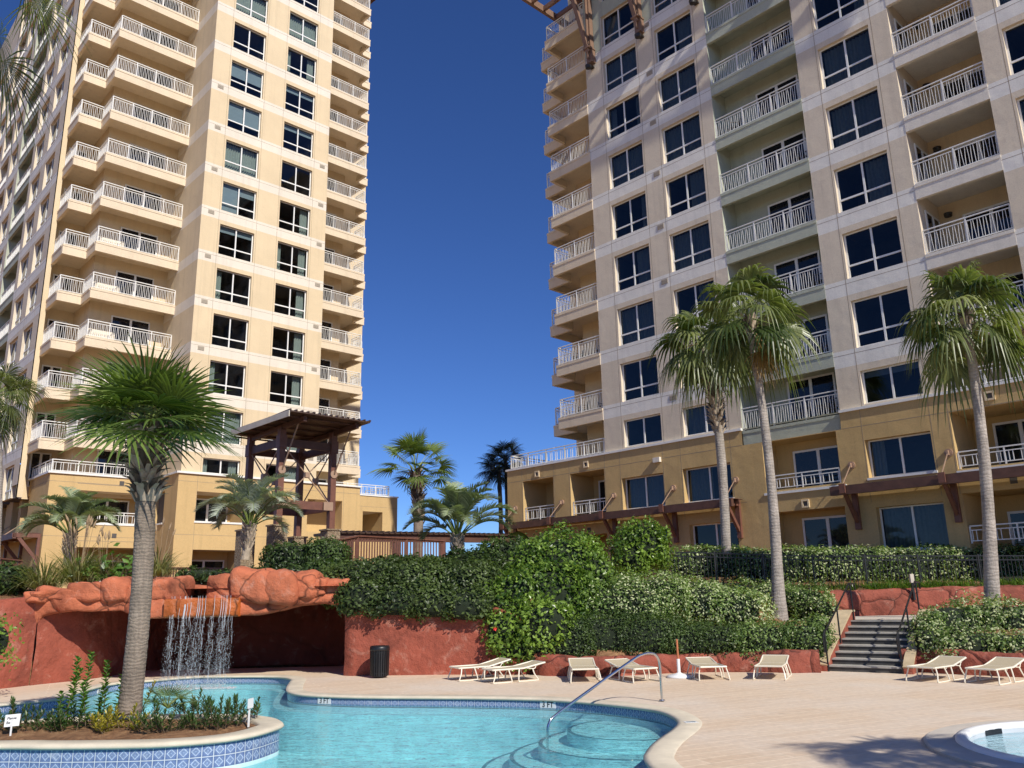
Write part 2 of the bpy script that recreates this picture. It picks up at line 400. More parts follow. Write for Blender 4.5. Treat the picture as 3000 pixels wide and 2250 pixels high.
# ---- left tower (local x along its sunny window face, local y into the building)
P0 = np.array([-19.646, 48.0])
LT = thing('apartment_tower', 'cream apartment tower at left with sunlit window face and stepped corner balconies', 'building', (P0[0], P0[1], ZG), TH)
LH, LP, LW = 10.37, 3.066, 2.08
def L_(mb, name, mats, smooth=False): return mb.build(name, mats, LT, (0, 0, -ZG), smooth=smooth)
LM = [M['cream'], M['band'], M['soffit'], M['room'], M['groove'], M['sage'], M['slab'], M['cream_shade'], M['band_shade']]
LTOP = 55.0
b = MB(); bf = bandf(LH, LP, LW); bz = bandz(LH, LP, LW, 13)
F1 = Fac((0, 0), (1, 0), (0, -1)); ops = []
LCOL = [(1.28, 3.64), (5.36, 7.72)]
lw_cur = {(0, 0): 'both', (1, 0): 'halfr', (0, 1): 'full', (1, 1): 'full', (0, 2): 'left', (1, 2): 'right', (0, 3): None, (1, 3): 'right', (0, 4): 'left', (1, 4): 'right', (0, 5): 'blind3', (1, 5): 'both',
          (0, 6): 'blind2', (1, 6): 'right', (0, 7): 'full', (1, 7): None, (0, 8): 'blind4', (1, 8): 'blind3', (0, 9): 'blind', (1, 9): 'blind3', (0, 10): None, (1, 10): 'both', (0, 11): 'full', (1, 11): 'full', (0, 12): 'full'}
for c, (a0, a1) in enumerate(LCOL):
    for k in range(14):
        z1 = LH + LP * k; z0 = z1 - (LW if k else .93)
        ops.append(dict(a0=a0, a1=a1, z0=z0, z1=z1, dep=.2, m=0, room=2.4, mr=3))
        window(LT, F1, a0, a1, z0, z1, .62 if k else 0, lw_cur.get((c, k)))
wall(b, F1, 0, 8.96, 9.4, LTOP, ops, bf, bz)
for a in (1.16, 3.76, 5.24, 7.84): strip(b, F1, a - .009, a + .009, 9.5, 48, 4)
for k in range(13):
    z = LH + LP * (k + 1) - LW - .19
    strip(b, F1, .0, 8.96, z - .008, z + .008, 4, .0035)
Fs = Fac((0, 0), (0, 1), (-1, 0)); wall(b, Fs, 0, 5.0, 9.4, LTOP, (), bf, bz)
flat = lambda a, z: 0
wall(b, Fac((-4.6, 5.0), (1, 0), (0, -1)), 0, 4.6, 8.2, LTOP); wall(b, Fac((-4.6, 5.0), (0, 1), (-1, 0)), 0, 3.2, 8.2, LTOP)
wall(b, Fac((-6.45, 8.2), (1, 0), (0, -1)), 0, 1.85, 8.2, LTOP)
wall(b, Fac((-6.75, 7.3), (1, 0), (0, -1)), 0, .30, 8.2, LTOP); wall(b, Fac((-6.45, 7.3), (0, 1), (1, 0)), 0, .9, 8.2, LTOP)
wall(b, Fac((8.96, 0), (0, 1), (1, 0)), 0, 5.4, 8.2, LTOP); wall(b, Fac((8.96, 5.4), (1, 0), (0, -1)), 0, 4.7, 8.2, LTOP)
wall(b, Fac((13.66, 5.4), (0, 1), (1, 0)), 0, 2.4, 8.2, LTOP); wall(b, Fac((13.66, 7.8), (1, 0), (0, -1)), 0, 3.6, 8.2, LTOP); wall(b, Fac((17.26, 7.8), (0, 1), (1, 0)), 0, 12, 8.2, LTOP)
# wing facing left: the same bays as the right-hand tower
def wing(b, root, F, off, head0, P, W, n, ztop, zbot, mats, topsage=None, sage=2, cr=7, wh=8, a_end=40, rec_open=True, low=None, curf=pick, col12=True):
    """window column, window column, sage balcony bay, window column, balcony bay, window column ..."""
    ops = []; wcols = [(1.33, 3.69), (5.0, 7.36), (13.8, 16.12), (20.95, 23.3), (24.6, 26.9)]
    for c, (a0, a1) in enumerate(wcols):
        if off + a1 > a_end: continue
        for k in range(n):
            z1 = head0 + P * k; z0 = z1 - W
            if z1 > ztop - .3: continue
            if k == 0 and low: z0 = low
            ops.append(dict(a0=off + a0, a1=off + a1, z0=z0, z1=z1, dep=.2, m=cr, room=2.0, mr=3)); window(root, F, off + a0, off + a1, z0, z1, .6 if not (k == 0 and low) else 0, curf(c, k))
    ops.append(dict(a0=off + 8.17, a1=off + 12.77, z0=zbot, z1=ztop - .8, dep=1.25, m=sage, mb=sage, mc=sage, mfl=sage))
    ops.append(dict(a0=off + 16.97, a1=off + 20.14, z0=zbot, z1=ztop - .8, dep=2.4, m=cr, mb=0, mc=2, mfl=2))
    bf0 = bandf(head0, P, W, cr, wh, topsage, sage)
    wall(b, F, off, a_end, zbot, ztop, ops, bf0, bandz(head0, P, W, n) + ([topsage] if topsage else []))
    for a in (1.2, 3.8, 4.86, 7.5, 13.7, 16.25, 20.85, 23.4): strip(b, F, off + a - .01, off + a + .01, zbot, ztop - 1, 4)
    for k in range(n):
        z = head0 + P * (k + 1) - W - .19
        for s0, s1 in ((0, 8.17), (12.77, 16.97), (20.14, 24)):
            strip(b, F, off + s0, off + s1, z - .008, z + .008, 4, .0035)
FW = Fac((-6.75, 7.3), (0, 1), (-1, 0))
wing(b, LT, FW, 0.25, LH, LP, LW, 14, LTOP, 9.0, LM, sage=5, a_end=30, curf=lambda c, k: 'halfl' if (c + k * 3) % 4 == 0 else None)
b.prism([(-6.75, 38), (-6.75, 7.3), (-6.45, 8.2), (-4.6, 8.2), (-4.6, 5), (0, 5), (0, 0), (8.96, 0), (8.96, 5.4), (13.66, 5.4), (17.2, 7.8), (17.2, 38)], LTOP - .01, LTOP + .4, 6)
L_(b, 'wall', LM)
FA = Fac((-4.6, 5.0), (1, 0), (0, -1)); FB = Fac((-6.45, 8.2), (1, 0), (0, -1))
polyL = [(0, 5.0), (0, 3.18), (-5.12, 3.18), (-5.12, 4.93), (-6.5, 4.93), (-6.5, 8.2), (-4.6, 8.2), (-4.6, 5.0)]
polyL = polyL[::-1]
# reversed order: 0(-4.6,5) 1(-4.6,8.2) 2(-6.5,8.2) 3(-6.5,4.93) 4(-5.12,4.93) 5(-5.12,3.18) 6(0,3.18) 7(0,5)
smL = slab_mesh(polyL, [2, 3, 4, 5]); rmL = railing_mesh([[(-6.4, 7.3), (-6.4, 5.03), (-5.02, 5.03), (-5.02, 3.28), (-.02, 3.28)]])
LSL = []
for k in range(-3, 12):
    z = 20.66 + LP * k
    s = link('balcony', smL, LT, (0, 0, z - ZG)); link('railing', rmL, s); LSL.append(z)
for z in [8.95] + LSL:
    door(LT, FA, 1.35, 3.75, z + .01, z + 2.16, .0); door(LT, FB, .35, 1.5, z + .01, z + 2.16, .0)
polyR = [(8.96, 5.4), (8.96, 3.6), (14.65, 3.6), (14.65, 4.95), (15.58, 4.95), (15.58, 7.8), (13.66, 7.8), (13.66, 5.4)]
smR = slab_mesh(polyR, [1, 2, 3, 4]); rmR = railing_mesh([[(9.0, 3.7), (14.55, 3.7), (14.55, 5.05), (15.48, 5.05), (15.48, 7.6)]])
FR = Fac((8.96, 5.4), (1, 0), (0, -1))
for k in range(-4, 12):
    z = 20.66 + LP * k
    s = link('balcony', smR, LT, (0, 0, z - ZG)); link('railing', rmR, s)
    door(LT, FR, 1.6, 4.0, z + .01, z + 2.16, .0)
def wing_bal(a0, a1, dep, mat):
    p_ = [(-6.74, 7.3 + a1 - .003), (-6.74, 7.3 + a0 + .003), (-6.75 + dep, 7.3 + a0 + .003), (-6.75 + dep, 7.3 + a1 - .003)]
    return slab_mesh(p_, [0], mat=mat), railing_mesh([[(-6.64, 7.3 + a0 + .03), (-6.64, 7.3 + a1 - .03)]])
wb1, wb2 = wing_bal(.25 + 8.17, .25 + 12.77, 1.27, 'sage'), wing_bal(.25 + 16.97, .25 + 20.14, 2.42, 'slabw')
for k in range(0, 14):
    z = LH + LP * (k + 1) - 2.0
    for sm_, rm_ in (wb1, wb2):
        s = link('balcony', sm_, LT, (0, 0, z - ZG)); link('railing', rm_, s)
    door(LT, FW, .25 + 9.9, .25 + 12.1, z + .01, z + 2.16, 1.25)
# little vent grilles in the bands
vm = MB(); vm.bx(-.2, .2, -.02, .0, -.13, .13); [vm.bx(-.18, .18, -.03, -.021, -.11 + i * .055, -.085 + i * .055) for i in range(4)]
vmesh = vm.mesh('vent', M['vent'])
for k in range(1, 11):
    zc = LH + LP * k - LW - .36
    if k < 10: link('vent', vmesh, LT, (.63, 0, zc - ZG)); 
    if k < 9: link('vent', vmesh, LT, (8.5, 0, zc + .0 - ZG))
# brown eave at the top right corner
e = MB(); e.bx(13.2, 17.0, 3.0, 10, 55.4, 55.65); [e.bx(13.2, 17.2, 3.2 + i * .9, 3.4 + i * .9, 55.65, 55.85) for i in range(7)]; L_(e, 'eave', [M['wood']])
# podium of the left tower
b = MB(); PO = [M['ochre'], M['soffit'], M['cap'], M['room'], M['groove'], M['cream']]
FPa = Fac((-5.96, 3.84), (1, 0), (0, -1)); FPs = Fac((-.15, -.1), (0, 1), (-1, 0)); FPm = Fac((-.15, -.1), (1, 0), (0, -1)); FPl = Fac((-5.96, 3.84), (0, 1), (-1, 0))
wall(b, FPa, 0, 5.81, 2.0, 9.3, [dict(a0=1.5, a1=5.65, z0=6.47, z1=8.42, dep=2.2, m=0, mb=0, mc=1, mfl=1), dict(a0=1.5, a1=5.65, z0=2.2, z1=5.15, dep=2.2, m=0, mb=0, mc=1, mfl=1)])
wall(b, FPs, 0, 3.94, 2.0, 9.3, [dict(a0=1.9, a1=3.6, z0=6.5, z1=8.42, dep=.3, m=0, mb=3), dict(a0=2.2, a1=3.7, z0=2.2, z1=4.9, dep=.3, m=0, mb=3)])
wall(b, FPm, 0, 12.5, 2.0, 9.3, [dict(a0=1.15, a1=4.1, z0=6.5, z1=8.3, dep=1.8, m=0, mb=0, mc=1, mfl=1), dict(a0=1.15, a1=4.1, z0=2.2, z1=4.9, dep=1.8, m=0, mb=0, mc=1, mfl=1), dict(a0=8.5, a1=11.1, z0=6.2, z1=8.3, dep=1.8, m=0, mb=0, mc=1, mfl=1), dict(a0=8.5, a1=11.1, z0=2.2, z1=4.9, dep=1.8, m=0, mb=0, mc=1, mfl=1)])
wall(b, FPl, 0, 32, 2.0, 9.3, [dict(a0=q, a1=q + 1.6, z0=6.5, z1=8.35, dep=1.2, m=0, mb=3, mc=1) for q in (4.0, 6.2, 9.4, 12.4, 15.6)] + [dict(a0=q, a1=q + 1.6, z0=2.4, z1=4.8, dep=1.2, m=0, mb=3, mc=1) for q in (4.0, 6.2, 9.4, 12.4)])
b.prism([(-5.96, 36), (-5.96, 3.84), (-.15, 3.84), (-.15, -.1), (12.35, -.1), (12.35, 8), (17.2, 8), (17.2, 36)], 9.3, 9.305, 1)
def capline(b, pts, z0=9.3, z1=9.42, pr=.06, w=.3, m=2):
    for i in range(len(pts) - 1):
        p, q = np.array(pts[i]), np.array(pts[i + 1]); d = (q - p) / np.linalg.norm(q - p); n = np.array([d[1], -d[0]])
        a = [p + n * pr - d * pr * .0, q + n * pr, q - n * w, p - n * w]; b.hexa([(x[0], x[1], z0 + i * .001) for x in a] + [(x[0], x[1], z1 + i * .001) for x in a], m)
capline(b, [(-6.02, 36), (-6.02, 3.78), (-.15, 3.84), (-.21, -.16), (12.35, -.16)])
for F_, L0, L1 in ((FPa, 0, 5.8), (FPm, 0, 12.5), (FPl, 0, 30)):
    for z in (8.86, 5.75): strip(b, F_, L0, L1, z - .012, z + .012, 4)
for a in (1.15, 4.1, 7.6, 11.2): strip(b, FPm, a - .01, a + .01, 4.9, 9.3, 4)
strip(b, FPa, 1.5, 5.6, 8.80, 8.84, 4, .004); strip(b, FPa, 1.5, 5.6, 5.5, 5.53, 4, .004)
for F_, a, z in ((FPa, 3.95, 8.98), (FPa, 3.8, 5.85)): strip(b, F_, a - .13, a + .13, z - .13, z + .13, 3, .02)
# sills, doors under the openings
b.bx(-4.5, -.25, 3.80, 3.95, 6.45, 6.56, 2); b.bx(.95, 4.0, -.15, .02, 6.45, 6.56, 2); b.bx(-.22, -.1, 1.75, 3.6, 6.45, 6.55, 2)
L_(b, 'podium', PO)
door(LT, FPa, 2.6, 5.2, 6.48, 8.2, 2.2); door(LT, FPm, 1.3, 3.9, 6.52, 8.1, 1.8); door(LT, FPm, 1.3, 3.9, 2.2, 4.4, 1.8); door(LT, FPa, 2.6, 5.2, 2.2, 4.5, 2.2)
r = link('railing', railing_mesh([[(-6.0, 30), (-6.0 + .12, 3.98), (-.25, 3.98)]], .72, .13, False), LT, (0, 0, 9.4 - ZG))
r = link('railing', railing_mesh([[(-4.4, 4.0), (-.3, 4.0)]], .72, .13, False), LT, (0, 0, 6.5 - ZG))
# lower block at the right end, with a window one can see the sky through
b = MB(); FE = Fac((12.35, 3.6), (1, 0), (0, -1)); FE2 = Fac((12.35, 7.4), (1, 0), (0, 1))
zt = 9.3
b = MB()
wall2 = [dict(a0=2.65, a1=4.4, z0=6.0, z1=8.15)]
def holed(b, F, L, z0, z1, o, m=0):
    xs = [0, o['a0'], o['a1'], L]; zs = [z0, o['z0'], o['z1'], z1]
    for i in range(3):
        for j in range(3):
            if i == 1 and j == 1: continue
            b.quad(F.P(xs[i], 0, zs[j]), F.P(xs[i+1], 0, zs[j]), F.P(xs[i+1], 0, zs[j+1]), F.P(xs[i], 0, zs[j+1]), m)
o = dict(a0=2.65, a1=4.4, z0=6.0, z1=8.15); ob = dict(a0=1.9, a1=4.4, z0=6.0, z1=8.15)
holed(b, FE, 5.75, 2.0, zt, o); holed(b, FE2, 5.75, 2.0, zt, ob)
for a in (2.65, 4.4): b.quad(FE.P(a, 0, 6), FE.P(a, 3.8, 6), FE.P(a, 3.8, 8.15), FE.P(a, 0, 8.15), 0)
for z in (6.0, 8.15): b.quad(FE.P(2.65, 0, z), FE.P(4.4, 0, z), FE.P(4.4, 3.8, z), FE.P(2.65, 3.8, z), 1)
b.quad((18.1, 3.6, 2), (18.1, 7.4, 2), (18.1, 7.4, zt), (18.1, 3.6, zt), 0); b.quad((12.35, -.1, 2), (12.35, 7.4, 2), (12.35, 7.4, 9.3), (12.35, -.1, 9.3), 0)
b.bx(12.3, 18.16, 3.54, 7.4, zt, zt + .1, 2)
strip(b, FE, 0, 5.75, 8.5, 8.52, 4); strip(b, FE, 2.5, 2.52, 8.1, 8.5, 4)
L_(b, 'side_block', PO)
link('railing', railing_mesh([[(12.5, 3.75), (17.4, 3.75), (17.4, 7.0)]], .75, .13, False), LT, (0, 0, zt + .1 - ZG))

# ---- right tower
Q0 = np.array([-.3587, 48.0])
RT = thing('apartment_tower', 'right-hand apartment tower with shaded face, sage balcony bay and brown awning', 'building', (Q0[0], Q0[1], ZG), TH - math.pi / 2)
RH, RP, RW = 10.56, 3.045, 2.05
def R_(mb, name, mats, smooth=False): return mb.build(name, mats, RT, (0, 0, -ZG), smooth=smooth)
b = MB(); FR1 = Fac((0, 0.03), (1, 0), (0, -1)); RTOP = 42.0
RSAGE = RH + RP * 8 - RW - .1
def rcur(c, k): return [None, 'full', 'full', 'left', 'right', 'full', 'both', None, 'halfl', 'halfr', 'blind3', 'full'][(c * 5 + k * 7 + (c * k) % 4) % 12]
wing(b, RT, FR1, 7.48, RH, RP, RW, 11, RTOP, 9.03, LM, sage=5, a_end=37.5, low=9.16, curf=rcur)
wall(b, Fac((7.48, .03), (0, 1), (-1, 0)), 0, 2.2, 8.8, RTOP, (), lambda a, z: 7); wall(b, Fac((4.4, 2.2), (1, 0), (0, -1)), 0, 3.08, 8.8, RTOP)
wall(b, Fac((4.4, 2.2), (0, 1), (-1, 0)), 0, 2.8, 8.8, RTOP); wall(b, Fac((1.0, 5.0), (1, 0), (0, -1)), 0, 3.4, 8.8, RTOP); wall(b, Fac((1.0, 5.0), (0, 1), (-1, 0)), 0, 12, 8.8, RTOP)
b.prism([(1, 17), (1, 5), (4.4, 5), (4.4, 2.2), (7.48, 2.2), (7.48, .03), (37.5, .03), (37.5, 17)], RTOP - .01, RTOP + .4, 6)
# sage cladding panel on the two upper storeys at the left corner
for (a0, a1) in ((7.48, 8.75), (11.22, 12.4), (14.9, 15.5)): strip(b, FR1, a0, a1, RSAGE, RTOP - .2, 5, .006)
for k in (8, 9, 10):
    z = RH + RP * k
    for a0, a1 in ((8.75, 11.22), (12.4, 14.9)): strip(b, FR1, a0, a1, z + .0, min(z + RP - RW, RTOP - .2), 5, .006)
R_(b, 'wall', LM)
polyA = [(7.48, .0), (7.48, 2.2), (4.4, 2.2), (4.4, 5.0), (2.56, 5.0), (2.56, 1.35), (4.24, 1.35), (4.24, .0)]
smA = slab_mesh(polyA, [4, 5, 6, 7]); rmA = railing_mesh([[(7.46, .1), (4.34, .1), (4.34, 1.45), (2.66, 1.45), (2.66, 4.9)]])
FAi = Fac((4.4, 2.2), (1, 0), (0, -1)); RSL = [11.46 + RP * k for k in range(0, 9)]
for z in RSL:
    s = link('balcony', smA, RT, (0, 0, z - ZG)); link('railing', rmA, s)
    door(RT, FAi, 1.9, 2.95, z + .01, z + 2.16, 0)
door(RT, FAi, 1.9, 2.95, 9.1, 11.0, 0)
# sage bay and deep bay balconies
GA0, GA1 = 7.48 + 8.17, 7.48 + 12.77
polyG = [(GA0 + .003, .02), (GA1 - .003, .02), (GA1 - .003, 1.27), (GA0 + .003, 1.27)]
smG = slab_mesh(polyG, [0]); rmG = railing_mesh([[(GA0 + .03, .12), (GA1 - .03, .12)]]); M['slabg'] = M['sage']
smG.materials[0] = M['sage']
HA0, HA1 = 7.48 + 16.97, 7.48 + 20.14
polyH = [(HA0 + .003, .02), (HA1 - .003, .02), (HA1 - .003, 2.42), (HA0 + .003, 2.42)]
smH = slab_mesh(polyH, [0], mat='slabw'); rmH = railing_mesh([[(HA0 + .03, .12), (HA1 - .03, .12)]])
FG = Fac((0, .03), (1, 0), (0, -1))
lampm = MB(); lampm.lathe([(.0, -.16), (.15, -.14), (.17, 0.0)], 12); lampmesh = lampm.mesh('ceiling_lamp', M['darkl'])
for k in range(-1, 10):
    z = RH + RP * (k + 1) - 2.0
    if k >= -1:
        if k > -1 or True:
            zz = z if k > -1 else 8.92
            s = link('balcony', smG, RT, (0, 0, zz - ZG)); link('railing', rmG, s); door(RT, FG, GA0 + 1.75, GA0 + 4.0, zz + .01, zz + 2.16, 1.25)
            if k > -1: link('vent', vmesh, RT, (GA1 - .35, 1.28, zz + 2.55 - ZG))
    if k >= 0:
        s = link('balcony', smH, RT, (0, 0, z - ZG)); link('railing', rmH, s); door(RT, FG, HA0 + .9, HA0 + 3.0, z + .01, z + 2.16, 2.4)
        door(RT, Fac((HA0, .03), (0, 1), (1, 0)), .7, 2.2, z + .01, z + 2.16, 0)
        link('ceiling_lamp', lampmesh, RT, (HA0 + .45, 2.1, z + RP - .75 - ZG))
for k in range(1, 9):
    link('vent', vmesh, RT, (12.0, .03, RH + RP * k - RW - .36 - ZG))
# podium of the right tower
b = MB(); FP = Fac((0, -.06), (1, 0), (0, -1))
o1 = lambda a0, a1, z0, z1, dep=1.7, mb_=0: dict(a0=a0, a1=a1, z0=z0, z1=z1, dep=dep, m=0, mb=mb_, mc=0, mfl=1)
ops = [o1(1.3, 3.72, 5.98, 8.22, 1.9), o1(5.0, 7.42, 5.98, 8.22, 1.9), o1(HA0, HA1, 6.1, 8.25, 2.4), o1(HA0, HA1, 2.2, 5.2, 2.4), o1(1.3, 3.72, 2.2, 4.9, 1.9), o1(5.0, 7.42, 2.2, 4.9, 1.9),
       o1(16.6, 20.0, 6.1, 8.24, 1.2), o1(16.6, 20.0, 2.2, 5.15, 1.2)]
pw = [(8.62, 11.1, 5.98, 7.57), (12.36, 14.86, 5.98, 7.6), (21.2, 23.62, 6.15, 7.68), (28.4, 30.8, 6.15, 7.68), (12.5, 14.95, 3.4, 4.95), (21.3, 23.7, 3.3, 4.98), (8.7, 11.1, 3.4, 4.95)]
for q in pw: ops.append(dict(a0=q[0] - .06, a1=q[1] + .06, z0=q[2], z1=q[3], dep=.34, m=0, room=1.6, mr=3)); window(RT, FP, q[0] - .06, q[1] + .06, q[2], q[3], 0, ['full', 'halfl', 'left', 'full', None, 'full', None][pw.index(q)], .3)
wall(b, FP, 0, 15.65, 2.0, 8.95, [o_ for o_ in ops if o_['a1'] < 15.6]); wall(b, FP, 15.65, 20.25, 2.0, 8.27, [o_ for o_ in ops if 15.65 < o_['a0'] < 20.2]); wall(b, FP, 20.25, 37.5, 2.0, 8.95, [o_ for o_ in ops if o_['a0'] > 20.2])
wall(b, Fac((0, -.06), (0, 1), (-1, 0)), 0, 17, 2.0, 8.95)
b.prism([(0, 17), (0, -.06), (15.65, -.06), (15.65, 1.2), (20.25, 1.2), (20.25, -.06), (37.5, -.06), (37.5, 17)], 8.94, 8.952, 1)
for a0, a1 in ((-.07, 15.65), (20.25, 37.5)): b.bx(a0, a1, -.13, .2, 8.952, 9.06, 2)
b.bx(-.07, .2, .2, 17, 8.952, 9.06, 2)
for z in (8.28, 5.72): strip(b, FP, 0, 15.6, z - .013, z + .013, 4); strip(b, FP, 20.3, 37, z - .013, z + .013, 4)
for a in (1.25, 3.78, 4.95, 7.48, 8.5, 11.2, 12.25, 15.0, 21.1, 23.75, 24.4, 27.7): strip(b, FP, a - .011, a + .011, 5.2, 8.95, 4, .0035)
for q in pw: b.bx(q[0] - .12, q[1] + .12, -.12, .02, q[2] - .09, q[2] - .001, 2)
for a0, a1, z in ((1.2, 3.8, 5.9), (4.9, 7.5, 5.9), (16.5, 20.2, 6.0), (HA0 - .05, HA1 + .05, 6.02)): b.bx(a0, a1, -.12, .05, z - .09, z + .012, 2)
for a, z in ((2.5, 8.52), (6.2, 8.6), (18.35, 5.4), (25.9, 8.62), (2.6, 5.1), (6.2, 5.15), (26.2, 5.5)):
    if z > 8 or a == 18.35:
        for dx0, dx1, dz0, dz1 in ((-.17, -.1, -.17, .17), (.1, .17, -.17, .17), (-.1, .1, -.17, -.1), (-.1, .1, .1, .17)): strip(b, FP, a + dx0, a + dx1, z + dz0, z + dz1, 5, .06)
        strip(b, FP, a - .1, a + .1, z - .1, z + .1, 3, .004)
    else: strip(b, FP, a - .12, a + .12, z - .12, z + .12, 3, .004)
R_(b, 'podium', [M['ochre_shade']] + PO[1:])
for a0, a1 in ((1.3, 3.72), (5.0, 7.42)): link('railing', railing_mesh([[(a0 + .05, .08), (a1 - .05, .08)]], .72, .13, False), RT, (0, 0, 5.99 - ZG))
door(RT, FP, 5.4, 7.0, 5.98, 7.95, 1.9); door(RT, FP, 2.0, 3.4, 5.98, 7.95, 1.9)
door(RT, FP, 17.4, 19.75, 6.11, 7.85, 1.2); door(RT, FP, 17.5, 19.8, 2.6, 4.9, 1.2); door(RT, FP, HA0 + .7, HA0 + 2.6, 6.12, 8.0, 2.4); door(RT, FP, HA0 + .7, HA0 + 2.6, 2.4, 4.6, 2.4)
link('railing', railing_mesh([[(16.65, -.02), (19.95, -.02)]], .62, .13, False), RT, (0, 0, 6.1 - ZG)); link('railing', railing_mesh([[(HA0 + .05, .05), (HA1 - .05, .05)]], .62, .13, False), RT, (0, 0, 6.12 - ZG)); link('railing', railing_mesh([[(HA0 + .05, .05), (HA1 - .05, .05)]], .62, .13, False), RT, (0, 0, 3.4 - ZG))
link('railing', railing_mesh([[(.2, 12), (.2, .1), (7.4, .1)]], .8, .13, False), RT, (0, 0, 9.06 - ZG)); link('railing', railing_mesh([[(HA0 - .0, .1), (HA1 + 10.2, .1)]], .74, .13, False), RT, (0, 0, 9.06 - ZG))
lb = MB(); lb.bx(-.2, .2, -.16, 0, -.12, .12); link('wall_light', lb.mesh('wall_light', M['slabw']), RT, (10.9, -.06, 8.22 - ZG))
# brown awning frame along the base: beam, tie rods with round plates, brackets
aw = MB()
for a0, a1 in ((.35, 15.45), (19.95, 37)):
    aw.bx(a0, a1, -1.10, -.92, 5.50, 5.84); aw.bx(a0, a1, -.5, -.4, 5.68, 5.83); aw.bx(a0, a1, -1.0, -.14, 5.841, 5.865)
awo = R_(aw, 'awning', [M['wood']])
def cyl_plate(mb, x, z, r, y0, y1, m=0):
    n = 20; a = np.arange(n) * 2 * np.pi / n
    V = np.concatenate([np.stack([x + r * np.cos(a), np.full(n, y), z + r * np.sin(a)], 1) for y in (y0, y1)])
    mb.add(V, [[i, (i + 1) % n, n + (i + 1) % n, n + i] for i in range(n)], m); mb.add(V[n:], [list(range(n))], m); mb.add(V[:n], [list(range(n))], m)
bk = MB()
bk.bx(-.11, .11, -.16, -.02, -1.55, .12); bk.bx(-.085, .085, -.92, -.16, -.14, .03); bk.bar((0, -.12, -1.25), (0, -.95, -.14), .13, .15); bk.bx(-.12, .12, -1.17, -1.105, -.17, .2)
bkm = bk.mesh('bracket', M['woodl'])
rd = MB(); cyl_plate(rd, 0, 1.0, .15, -.06, -.0); cyl_plate(rd, 0, 1.0, .11, -.08, -.06); rd.bar((0, -.14, .98), (0, -1.05, .12), .03); rd.bx(-.035, .035, -.2, -.07, .9, 1.08)
rdm = rd.mesh('tie_rod', M['steelb'])
for a in (.67, 4.34, 8.01, 11.72, 15.15, 20.5, 24.22, 27.95, 31.6):
    s = link('bracket', bkm, awo, (a, -.04, 5.72)); link('tie_rod', rdm, awo, (a, -.06, 5.75))
# tan steel canopy near the roof, on V-shaped struts
cn = MB(); ZC = 38.0
for v in (-2.4, -1.4, -.35, .8, 2.0): cn.bx(4.62, 37, v - .09, v + .09, ZC - .3, ZC)
cn.bx(4.4, 4.62, -2.5, 4.5, ZC - .35, ZC + .1)
for u in (6.2, 8.08, 9.9, 11.67, 13.5, 15.3, 17.1, 18.9, 20.7, 22.5, 24.3, 26.1, 27.9, 29.7, 31.5, 33.3, 35.1): cn.bx(u - .1, u + .1, -2.3, 2.2, ZC + .0015, ZC + .22)
cn.bx(6.4, 37, -.3, 2.6, ZC + .23, ZC + .26)
cno = R_(cn, 'canopy', [M['canopy']])
st = MB(); st.bx(-.13, .13, -.34, -.03, -.15, 5.6); st.bx(-.03, .03, -.5, -.34, -.1, 5.4); st.bar((0, -.4, .35), (0, -2.35, 5.5), .24, .2); st.bx(-.24, .24, -.62, -.03, .52, .62); st.bx(-.2, .2, -.36, -.02, -.3, .55)
stm = st.mesh('strut', M['canopy'])
lm = MB(); lm.bx(-.13, .13, -.42, 0, -.05, .05); lm.lathe([(0, -.22), (.16, -.2), (.19, -.02), (.05, .0)], 14, (0, -.42, 0)); lmm = lm.mesh('floodlight', M['darkl'])
for u in (8.08, 11.67, 15.3, 21.0, 24.1, 28.0, 31.6, 35.2): link('strut', stm, cno, (u, 0.02, 32.4))
for u in (8.02, 11.69, 15.3): link('floodlight', lmm, RT, (u, .03, 31.9 - ZG))
# ------------------------------------------------------------------ ground, deck, pool, rockwork
_k = np.random.default_rng(3)
_OCT = [(_k.normal(size=(10, 3)) * f, _k.uniform(0, 6.28, 10), a) for f, a in ((.8, 1.0), (1.9, .55), (4.2, .28), (9.0, .13))]
def nz(P, s=1.0):
    P = np.asarray(P, float) * s; out = np.zeros(len(P))
    for k, ph, a in _OCT: out += a * np.sin(P @ k.T + ph).mean(1) * 1.6
    return out
def crom(pts, step=.12, closed=False):
    pts = np.asarray(pts, float); n = len(pts); out = []
    rngi = range(n if closed else n - 1)
    for i in rngi:
        g = lambda k: pts[(k) % n] if closed else pts[min(max(k, 0), n - 1)]
        p0, p1, p2, p3 = g(i - 1), g(i), g(i + 1), g(i + 2); m = max(2, int(np.linalg.norm(p2 - p1) / step))
        for t in np.arange(m) / m:
            out.append(.5 * ((2 * p1) + (-p0 + p2) * t + (2 * p0 - 5 * p1 + 4 * p2 - p3) * t * t + (-p0 + 3 * p1 - 3 * p2 + p3) * t ** 3))
    if not closed: out.append(pts[-1])
    return np.array(out)
def normals2(C, closed=True):
    if closed: t = np.roll(C, -1, 0) - np.roll(C, 1, 0)
    else: t = np.gradient(C, axis=0)
    t = t[:, :2] / (np.linalg.norm(t[:, :2], axis=1)[:, None] + 1e-9); return np.stack([t[:, 1], -t[:, 0]], 1)
def smooth_closed(C, it=6):
    for _ in range(it): C = .25 * np.roll(C, 1, 0) + .5 * C + .25 * np.roll(C, -1, 0)
    return C
def rows(mb, rws, closed=True, m=0, tint=None):
    """skin successive rows of points"""
    n = len(rws[0]); V = np.concatenate(rws); k = len(rws); i = np.arange(k - 1)[:, None] * n
    j = np.arange(n if closed else n - 1)[None]; j2 = (j + 1) % n
    mb.add(V, np.stack([i + j, i + j2, i + n + j2, i + n + j], -1).reshape(-1, 4), m, tint)
